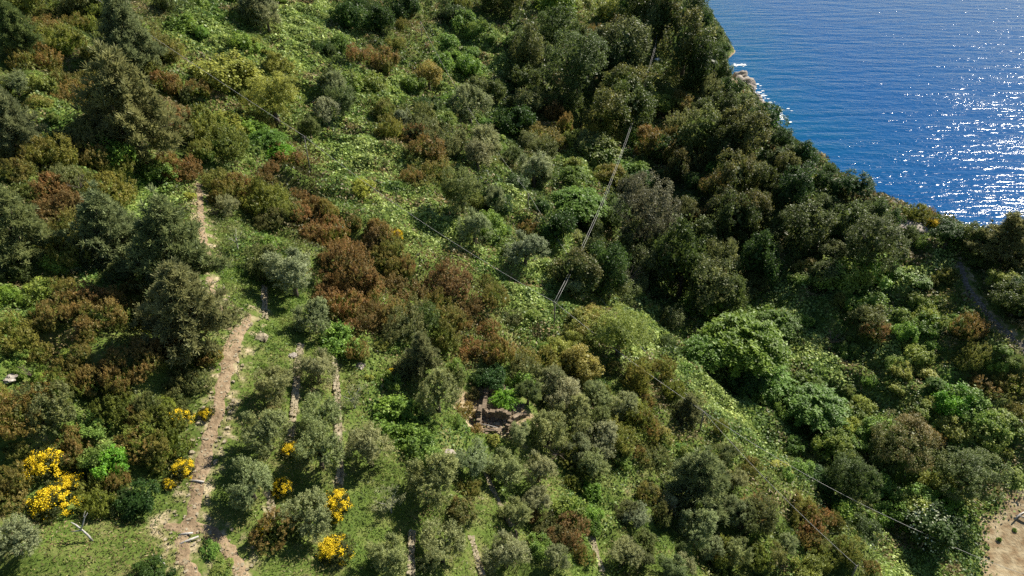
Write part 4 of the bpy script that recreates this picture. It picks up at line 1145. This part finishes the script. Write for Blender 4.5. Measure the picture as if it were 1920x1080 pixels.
def scatter(name, chars, density, size, asp, hgt, colours, seed, upb=1.0, outside=False, rows=None, pathclear=.6):
    """leaf quads on the ground wherever one of the letters grows; density per square metre"""
    rng = np.random.default_rng(seed)
    n = int((X1 - X0) * (Y1 - Y0) * density)
    x = rng.uniform(X0, X1, n); y = rng.uniform(Y0, Y1, n)
    z = height(x, y)
    px, py, dep = project(x, y, z)
    keep = (px > -140) & (px < 2060) & (py > -140) & (py < 1220) & ((z > .8 + rng.uniform(0, 2, n)) | ((x < 80) | (y < 145))) & (dep < 420)
    x, y, z, px, py, dep = [a[keep] for a in (x, y, z, px, py, dep)]
    # denser where it is near the camera
    kf = rng.random(len(x)) < np.clip(95.0 / dep, .3, 1.0) ** 1.2
    x, y, z, px, py, dep = [a[kf] for a in (x, y, z, px, py, dep)]
    ch = kind_at(np.clip(px + rng.normal(size=len(x)) * 14, 0, 1919), np.clip(py + rng.normal(size=len(x)) * 14, 0, 1079))
    ch = np.where(ch == ord('s'), ord('d'), ch)
    jx = ((x - X0) / DG).astype(int); jy = ((y - Y0) / DG).astype(int)
    keep = np.isin(ch, [ord(c) for c in chars]) & (DP[jy, jx] > pathclear + rng.uniform(0, .9, len(x))) & (DR[jy, jx] > 3.2 + rng.uniform(0, 4, len(x)))
    keep &= rng.random(len(x)) > np.clip(.75 - DWALL[jy, jx] / 2.0, 0, .75)
    x, y, z, dep, ch = x[keep], y[keep], z[keep], dep[keep], ch[keep]
    n = len(x)
    C = np.zeros((n, 3))
    f = vnoise(x, y, seed + 1, 1 / 3.5) * .55 + vnoise(x, y, seed + 2, 1 / 11.0) * .45
    for k_, cs in colours.items():
        m_ = np.isin(ch, [ord(c) for c in k_])
        a, b = np.array(cs[0]), np.array(cs[1])
        tt = np.clip((f[m_] - .5) * 2.2 + .5 + rng.normal(size=m_.sum()) * .12, 0, 1)[:, None]
        C[m_] = a * (1 - tt) + b * tt
    dry = (vnoise(x, y, seed + 8, 1 / 4.5) + rng.normal(size=n) * .13) > .80
    C[dry] = np.array([.27, .22, .10]) * rng.uniform(.7, 1.15, (dry.sum(), 1))
    deep = (vnoise(x, y, seed + 9, 1 / 5.5) + rng.normal(size=n) * .12) > .74
    C[deep] = C[deep] * np.array([.45, .55, .5])
    s = size * rng.uniform(.6, 1.4, n) * np.clip(dep / 90, .75, 1.9)
    P = np.stack([x, y, z + hgt * rng.uniform(.1, 1, n) * np.clip(f * 1.6, .2, 1.3)], -1)
    Nn = unit(rng.normal(size=(n, 3)) * .8 + np.array([0, 0, upb]))
    V = quads(P, Nn, s * asp ** .5, s / asp ** .5, rng)
    tint = np.clip(.5 + (vnoise(x, y, seed + 5, 1 / .9) - .5) * .9 + rng.uniform(-.25, .25, n), 0, 1)
    print(name, n)
    o = link(name, mesh_np(name, V, qfaces(n), COVER, {"tint": np.repeat(tint, 4), "col": np.repeat(C, 4, 0)}))
    return o


g_ = scatter("grass", ".o", 36, .20, 3.8, .62, {".": [(.085, .165, .022), (.25, .235, .09)], "o": [(.085, .15, .025), (.17, .18, .055)], "_": [(.16, .17, .05), (.2, .18, .08)]}, 50, upb=.35, pathclear=.35)
tag(g_, "short bright green grass on the olive terraces and path verges", "grass", kind='stuff')
v_ = scatter("bramble_cover", "vgyc", 24, .30, 1.3, .75, {"v": [(.21, .31, .070), (.33, .41, .125)], "g": [(.11, .20, .038), (.21, .29, .075)], "y": [(.17, .22, .04), (.26, .28, .07)], "c": [(.09, .18, .028), (.17, .25, .05)]}, 60)
tag(v_, "pale green bramble and creeper carpet over the slopes", "brambles", kind='stuff')
u_ = scatter("scrub_undergrowth", "hrqd", 20, .26, 2.2, 1.3, {"h": [(.07, .115, .024), (.16, .17, .045)], "r": [(.08, .10, .026), (.18, .13, .045)], "q": [(.030, .045, .016), (.07, .09, .03)], "d": [(.035, .065, .018), (.085, .125, .032)]}, 70, upb=.7)  # near-black tree shade is painted into the q and d colours
tag(u_, "low scrub between the heaths and oaks, painted darker for shade under the oaks", "scrub", kind='stuff')

# ------------------------------------------------------------------ poles and cables


def pole(px, pyb, pyt, label, xt=None, r=.11):
    """wooden pole: foot at (px, pyb), top at row pyt"""
    h = hit(px, pyb, tmin=50)
    x, y, z, dep = h
    # height so that the top shows at row pyt
    hh = 0.0
    for k in range(400):
        hh = k * .05
        if project(x, y, z + hh)[1] <= pyt: break
    root = link("cable_pole", None); root.location = (x, y, z)
    mb = MB(); mb.tube([(0, 0, -.5), (0, 0, hh * .5), (0, 0, hh)], [r * 1.15, r, r * .85], 8)
    link("post", mb.mesh("post", POLEWOOD, True), root)
    mb = MB(); mb.stone((0, 0, hh - .25), (.9, .09, .09), .6, 0.02)
    link("crossarm", mb.mesh("crossarm", POLEWOOD), root)
    for s_ in (-.38, .38):
        mb = MB(); cx, cy = s_ * math.cos(.6), s_ * math.sin(.6)
        mb.tube([(cx, cy, hh - .2), (cx, cy, hh - .12), (cx, cy, hh - .02)], [.03, .06, .03], 6)
        link("insulator", mb.mesh("insulator", POLEWOOD, True), root)
    tag(root, label, "pole", "cable poles of the valley")
    return (x, y, z + hh - .02)


pA = pole(582, 322, 255, "tall thin cable pole on the inland slope, beside a grey olive")
pC = pole(1039, 606, 567, "central cable pole where the climbing cable and the long cable meet")
pD = pole(1311, 812, 772, "cable pole standing at the edge of the ravine near a small pine")
pG = pole(1724, 1030, 1003, "lowest cable pole, half hidden by the white-blossomed shrub")
pF = pole(1592, 1092, 1061, "dark cable pole at the bottom edge amid brown heath")
pH = pole(990, 392, 362, "middle cable pole beside a pale silvery bush and dark shade")
pP = pole(791, 74, 40, "cable pole near the top edge beside a rusty bush")
pK = pole(1226, 112, 86, "far cable pole next to the small bright green ball")


def off(px, py, up):
    h = hit(px, py)
    if h is None:
        r = ray(px, py) * 380.0
        return (float(r[0]), float(r[1]), float(height(r[0], r[1])) + up)
    return (h[0], h[1], h[2] + up)


def cable(a, b, sag, label, n=1, r=.027):
    mb = MB()
    for k in range(n):
        dx = (k - (n - 1) / 2) * .4
        pts = []
        for i in range(25):
            s_ = i / 24
            pts.append((a[0] + (b[0] - a[0]) * s_ + dx, a[1] + (b[1] - a[1]) * s_, a[2] + (b[2] - a[2]) * s_ - 4 * sag * s_ * (1 - s_)))
        mb.tube(pts, r, 5)
    return tag(link("power_cable", mb.mesh("power_cable", WIRE, True)), label, "cable", "power cables over the valley")


cable(off(60, -30, 8.5), pA, .6, "cable from the photo's top inland corner down to the tall upper pole", r=.032)
cable(pA, pC, 1.6, "long sagging cable from the tall upper pole to the central pole", r=.029)
cable(pC, pD, .5, "cable from the central pole to the ravine-side pole")
cable(pD, pG, 1.2, "cable from the ravine-side pole to the lowest pole", r=.029)
cable(pG, off(1960, 1150, 6), .6, "cable leaving the lowest pole toward the photo's bottom edge", r=.029)
cable(pC, pK, 7.5, "twin cable climbing steeply from the central pole to the far pole", 2, r=.027)
cable(pK, off(1245, -40, 7), 1.0, "short faint cable beyond the far pole", r=.029)
cable(pP, pH, 3.0, "thin cable from the top pole to the middle pole", r=.029)
cable(pH, pD, 3.0, "thin cable from the middle pole across dark shade to the ravine-side pole", r=.029)
cable(pD, pF, .8, "thin cable over brown heath from the ravine-side pole to the bottom edge pole", r=.029)

# ------------------------------------------------------------------ dry stone walls
RS = random.Random(5)
for pw, (pp, hgt, lab) in zip(WALLW, WALLS):
    P = resample(pw, .32)
    mb = MB()
    rows = max(1, int(hgt * .62 / .24))
    for i in range(len(P) - 1):
        dx, dy = P[i + 1][0] - P[i][0], P[i + 1][1] - P[i][1]
        a = math.atan2(dy, dx)
        broken = float(vnoise(np.array(P[i][0]), np.array(P[i][1]), 21, .35))
        for k in range(rows):
            if k > 0 and k > rows * (broken * 1.2 - .05): continue
            if hgt < .5 and RS.random() < .8: continue
            for side in (0, 1) if hgt > .8 else (0,):
                ox, oy = -math.sin(a) * (side * .3 - .15), math.cos(a) * (side * .3 - .15)
                x, y = P[i][0] + ox + RS.uniform(-.06, .06), P[i][1] + oy + RS.uniform(-.06, .06)
                z = float(height(x, y)) + .05 + k * .23
                mb.stone((x, y, z), (.36 * RS.uniform(.7, 1.3), .32 * RS.uniform(.7, 1.2), .26 * RS.uniform(.7, 1.1)), a + RS.uniform(-.3, .3), .2, RS)
        if RS.random() < .0:      # fallen stones at the foot
            x, y = P[i][0] + RS.uniform(.3, 1.3), P[i][1] + RS.uniform(-.3, .3)
            mb.stone((x, y, float(height(x, y)) + .06), (RS.uniform(.15, .4), RS.uniform(.15, .35), RS.uniform(.12, .25)), RS.uniform(0, 3), .25, RS)
    if hgt < .5:
        tag(link("edging_stones", mb.mesh("edging_stones", STONE)), lab, "stones", None, "stuff")
    else:
        tag(link("dry_stone_wall", mb.mesh("dry_stone_wall", STONE)), lab, "wall", "dry stone walls of the terraces", "thing")

# ------------------------------------------------------------------ ruined hut
hut = link("ruined_hut", None)
hut.location = RUIN[:3]
hut.rotation_euler = (0, 0, R(-6))


def masonry(name, x0, y0, x1, y1, h0, h1, thick=.5):
    """rubble wall between two points with a broken top running from height h0 to h1"""
    L_ = math.hypot(x1 - x0, y1 - y0)
    a = math.atan2(y1 - y0, x1 - x0)
    mb = MB()
    n = max(2, int(L_ / .34))
    hm = max(h0, h1)
    for k in range(int(hm / .22) + 1):
        for i in range(n):
            s_ = (i + .5 * (k % 2)) / n
            if s_ > 1: continue
            top = .85 * (h0 + (h1 - h0) * s_) + .55 * math.sin(s_ * L_ * 2.1 + h0 * 5) * .5 + RS.uniform(-.25, .2)
            if k * .22 > top: continue
            for sd in (-1, 1):
                x = x0 + (x1 - x0) * s_ - math.sin(a) * sd * thick * .25
                y = y0 + (y1 - y0) * s_ + math.cos(a) * sd * thick * .25
                mb.stone((x, y, k * .22 + .02), (L_ / n * 1.08, thick * .54, .245), a + RS.uniform(-.14, .14), .2, RS)
    o = link(name, mb.mesh(name, REDSTONE), hut)
    return o


masonry("cross_wall", -1.9, 0.9, 1.9, 0.5, 1.7, 1.2)
masonry("side_wall", -2.1, -1.5, -2.1, 1.2, .9, 1.9)
masonry("side_wall", -1.7, 1.4, -1.9, 5.0, 1.3, 1.2)
masonry("back_wall", -1.7, 5.2, 0.6, 5.3, 1.5, 1.2)
masonry("side_wall", 2.2, 0.3, 3.9, 2.0, 1.1, .3)
masonry("front_wall", -1.9, -1.8, 0.5, -1.6, .5, .35)
masonry("door_jamb", 1.6, -1.2, 2.0, -.2, .8, 1.3)
mb = MB()
for _ in range(230):
    a_, q_ = RS.uniform(0, 6.283), RS.uniform(.4, 4.2)
    x_, y_ = math.cos(a_) * q_ * .95, 1.2 + math.sin(a_) * q_
    sz = RS.uniform(.12, .42)
    mb.stone((x_, y_, .05 + RS.uniform(0, .12)), (sz * 1.3, sz, sz * .7), RS.uniform(0, 3), .25, RS)
rb = link("rubble", mb.mesh("rubble", REDSTONE), hut); rb['kind'] = 'stuff'
tag(hut, "roofless ruined stone hut with fallen walls on bare reddish earth", "ruin")
for i in range(3):
    mb = MB(); mb.tube([(0, 0, 0), (1.1, -.3, .05), (2.2, -.75, .1)], [.06, .055, .04], 6)
    b = link("fallen_beam", mb.mesh("fallen_beam", DEADWOOD, True)) if i < 1 else None
    if b:
        b.location = (RUIN[0] - 1.9, RUIN[1] - .9, RUIN[2] + .55); tag(b, "pale thin beam lying across the front of the ruined hut", "beam")

# ------------------------------------------------------------------ boulders, surf rocks, foam


def boulder(name, px, py, size, seed, mat, label, cat, group=None, flat=.6, at=None, stretch=1.0, sub=3, amp=.3):
    bm = bmesh.new()
    bmesh.ops.create_icosphere(bm, subdivisions=sub, radius=1)
    co = np.array([v.co for v in bm.verts])
    a = vnoise(co[:, 0] * 2 + 7, co[:, 1] * 2 + co[:, 2] * 1.7 + 9, seed, 1) - .5
    b = vnoise(co[:, 0] * 5 + 3, co[:, 2] * 5 + co[:, 1] * 2 + 5, seed + 1, 1) - .5
    for v, p_, q_ in zip(bm.verts, a, b):
        v.co = v.co * (1 + amp * 2 * p_ + amp * .8 * q_)
    me = bpy.data.meshes.new(name); bm.to_mesh(me); bm.free(); me.materials.append(mat)
    h = hit(px, py) if at is None else at
    o = link(name, me); o.location = (h[0], h[1], h[2] + size * flat * .3)
    o.scale = (size * stretch, size, size * flat); o.rotation_euler = (0, 0, seed * 1.3)
    return tag(o, label, cat, group)


boulder("boulder", 842, 856, .75, 3, ROCK, "pale boulder among olives below the ruined hut", "rock")
boulder("boulder", 675, 688, .6, 4, ROCK, "pale flat rock on the grass seaward of the long terrace wall's top", "rock", flat=.35)
boulder("boulder", 548, 668, .5, 8, ROCK, "light stone on the grass between the two olive row walls", "rock", flat=.4)
boulder("boulder", 20, 716, .7, 5, ROCK, "whitish outcrop in heath at the inland edge of the photo", "rock", flat=.4)
boulder("boulder", 1232, 114, 1.4, 6, FOAM, "small whitish block in shade beside the far cable pole", "rock", flat=.5)
boulder("boulder", 490, 634, .8, 9, STONE, "greyish rock outcrop on the grass just past the dirt path bend", "rock", flat=.4)
boulder("boulder", 1832, 1020, .5, 10, REDSTONE, "small reddish stone at the rim of the earth clearing", "rock", flat=.5)


def at_sea(px, py, z=0.0):
    r = ray(px, py)
    t = (z - CAMH) / r[2]
    return (r[0] * t, r[1] * t, z, t)


for i, (px, py, s_, lab) in enumerate([(1386, 148, 4.5, "uppermost pale surf rock at the foot of the cliff"), (1394, 160, 4.5, "surf rock second from the top of the group"), (1402, 172, 4.0, "dark-sided surf rock in the middle of the group"),
                                       (1408, 186, 4.0, "surf rock fourth from the top of the group"), (1420, 198, 3.0, "lowest pale surf rock before the leaning oak"), (1432, 208, 2.5, "small surf rock touching the leaning oak")]):
    boulder("sea_rock", 0, 0, s_ * .72, 30 + i, ROCK, lab, "rock", "pale rocks in the surf", flat=.75, at=at_sea(px, py, .3), stretch=1.2, sub=4, amp=.45)
foamV, foamF = [], []
rng = np.random.default_rng(90)
for (px, py, rx, n) in [(1386, 122, 3.2, 80), (1400, 158, 6, 90), (1411, 176, 5, 110), (1418, 190, 6, 110), (1437, 205, 8, 150), (1450, 218, 5, 80)]:
    a = at_sea(px, py)
    for _ in range(n // 2):
        x = a[0] + rng.normal() * rx * .5; y = a[1] + rng.normal() * rx * (.28 if rx == 3.2 else .6)
        s_ = rng.uniform(.12, .55); b0_ = len(foamV); m_ = 7; ph = rng.uniform(0, 6)
        for k in range(m_):
            t_ = 2 * math.pi * k / m_ + ph; q_ = s_ * rng.uniform(.6, 1.3)
            foamV.append((x + math.cos(t_) * q_ * 1.5, y + math.sin(t_) * q_, .04 + _ * .0006))
        foamF.append(tuple(range(b0_, b0_ + m_)))
me = bpy.data.meshes.new("surf_foam"); me.from_pydata(foamV, [], foamF); me.materials.append(FOAM)
tag(link("surf_foam", me), "white broken foam where the sea meets the surf rocks", "foam", kind='stuff')

# bare coastal earth patches: thin shelves of pale rock on the ridge
boulder("rock_ledge", 1705, 426, 2.6, 41, ROCK, "bare sandy ledge on the ridge beside a yellowish broom", "rock", flat=.22, stretch=1.8)
boulder("rock_ledge", 1472, 300, 1.8, 42, ROCK, "small bare ledge on the cliff edge beyond the rounded dark oak", "rock", flat=.3, stretch=1.3)
boulder("rock_ledge", 1568, 342, 1.8, 43, ROCK, "small pinkish ledge on the cliff edge before the dark ridge oak", "rock", flat=.3, stretch=1.3)

# ------------------------------------------------------------------ dead wood


def dead_tree(px, py, branches, label, name="dead_tree"):
    h = hit(px, py)
    root = link(name, None); root.location = h[:3]; root.scale = (.72, .72, .72)
    for nm, pts, rad in branches:
        mb = MB(); mb.tube(pts, rad, 7)
        link(nm, mb.mesh(nm, DEADWOOD, True), root)
    return tag(root, label, "dead tree")


dead_tree(173, 1014, [("trunk", [(0, 0, -.1), (-.2, .05, .9), (-.55, .1, 1.7), (-.7, .1, 2.1)], [.15, .12, .11, .09]),
                      ("branch", [(-.6, .1, 1.8), (-1.1, .0, 1.8), (-1.9, -.1, 1.75)], [.1, .08, .03]),
                      ("branch", [(-.7, .1, 2.05), (-1.2, .3, 2.5), (-1.65, .35, 2.95)], [.11, .09, .03]),
                      ("branch", [(-.65, .1, 2.0), (-.3, .4, 2.7), (-.1, .7, 3.3), (.35, .9, 3.9)], [.11, .08, .06, .03]),
                      ("branch", [(-.1, .7, 3.3), (-.2, .8, 3.5), (.1, 1.0, 4.1)], [.05, .04, .02])],
          "silvery bare dead tree standing on the grass, shadow stretching away")
dead_tree(312, 1065, [("trunk", [(0, 0, 0), (-.25, .2, .7), (-.4, .3, 1.4)], [.12, .1, .06]), ("branch", [(-.25, .2, .7), (-.6, .3, 1.0), (-.9, .3, 1.1)], [.05, .04, .02])],
          "short grey stump branch at the bottom edge landward of the path fork")
for i, (px, py, rz, L_, lab) in enumerate([(352, 1020, .55, 2.0, "pale plank step across the inland path branch"), (370, 905, -.1, 1.4, "dark log step across the dirt path above the fork"), (350, 1006, .2, 1.2, "short log step at the start of the inland path branch")]):
    h = hit(px, py); mb = MB(); mb.tube([(-L_ / 2, 0, 0), (0, .03, .03), (L_ / 2, 0, 0)], [.09, .1, .08], 7)
    o = link("log_step", mb.mesh("log_step", DEADWOOD, True)); o.location = (h[0], h[1], h[2] + .12); o.rotation_euler = (0, 0, rz)
    tag(o, lab, "step", "log steps on the dirt path")
# dead wood heap by the earth clearing
h = hit(1912, 968)
for i, (dx, dy, rz, L_) in enumerate([(0, 0, .5, 3.0), (.3, -.6, -.5, 2.4)]):
    mb = MB(); mb.tube([(-L_ / 2, 0, 0), (0, .1, .15), (L_ / 2, 0, .1)], [.1, .12, .06], 7)
    o = link("log", mb.mesh("log", DEADWOOD, True)); o.location = (h[0] + dx, h[1] + dy, h[2] + .15); o.rotation_euler = (0, 0, rz)
    tag(o, ["long pale log on the earth clearing by the photo edge", "darker log crossing the long pale one on the earth clearing"][i], "log")

# weeds and loose stones on the earth clearing are few enough to count
RW = random.Random(12)
for i, (px, py, lab) in enumerate([(1873, 1012, "small dark weed alone on the middle of the earth clearing"), (1850, 1028, "tiny weed near the lower rim of the earth clearing"), (1902, 995, "weed under the logs on the earth clearing")]):
    o = plant(px, py, 9, 'bush', 'weed', A['bush'], 0, 1.0)
    tag(o, lab, "weed", "weeds on the earth clearing")
# bare grey shrubs
TW = []
for k in range(3):
    rs = random.Random(60 + k)
    mb = MB()
    for i in range(11):
        a = rs.uniform(0, 6.283); e = rs.uniform(.25, 1.25)
        d = Vector((math.cos(a) * math.cos(e), math.sin(a) * math.cos(e), math.sin(e)))
        L_ = rs.uniform(.7, 1.15)
        p1 = d * L_ * .5 + Vector((0, 0, .08)); p2 = d * L_ + Vector((rs.uniform(-.1, .1), rs.uniform(-.1, .1), .1))
        mb.tube([(0, 0, -.1), p1, p2], [.035, .022, .008], 4)
        for q in range(5):
            t_ = rs.uniform(.4, .95); b_ = p1.lerp(p2, t_) if t_ > .5 else p1
            d2 = (d + Vector((rs.uniform(-.7, .7), rs.uniform(-.7, .7), rs.uniform(-.2, .6)))).normalized()
            mb.tube([b_, b_ + d2 * rs.uniform(.2, .42)], [.014, .004], 3)
    TW.append(mb.mesh("bare_shrub", BARK))
for i, (px, py, d, lab) in enumerate([
    (380, 600, 70, "grey leafless shrub among the pines beside the dirt path bend"), (690, 850, 40, "bare twiggy shrub under the big olive by the long terrace wall"),
    (1045, 850, 50, "tangle of bare twigs just below the olives seaward of the ruin"), (495, 640, 34, "low brown-grey twig heap beside the outcrop at the path bend"),
    (1725, 845, 80, "bare twigs sticking out of the brown-grey ravine tree"), (1395, 985, 44, "pinkish-grey bare shrub in the lower spur scrub"),
    (405, 400, 26, "small bare shrub at the head of the grassy strip"), (895, 455, 30, "grey twigs lying on the bramble band under the long cable"),
    (1180, 520, 50, "dead grey shrub at the foot of the tall greyish oak's shade"), (60, 705, 44, "whitish dead twigs in heath at the inland photo edge"),
    (150, 350, 40, "dead twigs in the rusty heath before the largest lone pine"), (1560, 640, 40, "dead shrub on the far slope between chestnut and stone track"),
    (970, 1010, 34, "dry twigs beside the olive at the bottom edge"), (1250, 960, 40, "dry grey shrub on the lower spur near the broad pine")]):
    rad = d / 2 / FPX; h = hit(px, py, k=rad * .9); r = rad * h[3]
    o = link("bare_shrub", TW[i % 3]); o.location = (h[0], h[1], h[2] + r * .75); o.scale = (r, r, r); o.rotation_euler = (0, 0, i * 1.7)
    tag(o, lab, "shrub", "bare grey shrubs")

# small stones along the path that nobody could count
mb = MB()
RP = random.Random(77)
for pw in PATHW:
    P = resample(pw, .5)
    for q in P:
        for _ in range(3):
            x = q[0] + RP.gauss(0, .75); y = q[1] + RP.gauss(0, .75)
            sz = RP.uniform(.06, .24)
            mb.stone((x, y, float(height(x, y)) + .06), (sz * 1.3, sz, sz * .7), RP.uniform(0, 3), .25, RP)
tag(link("path_gravel", mb.mesh("path_gravel", STONE)), "loose pale stones along the dirt path", "stones", kind="stuff")
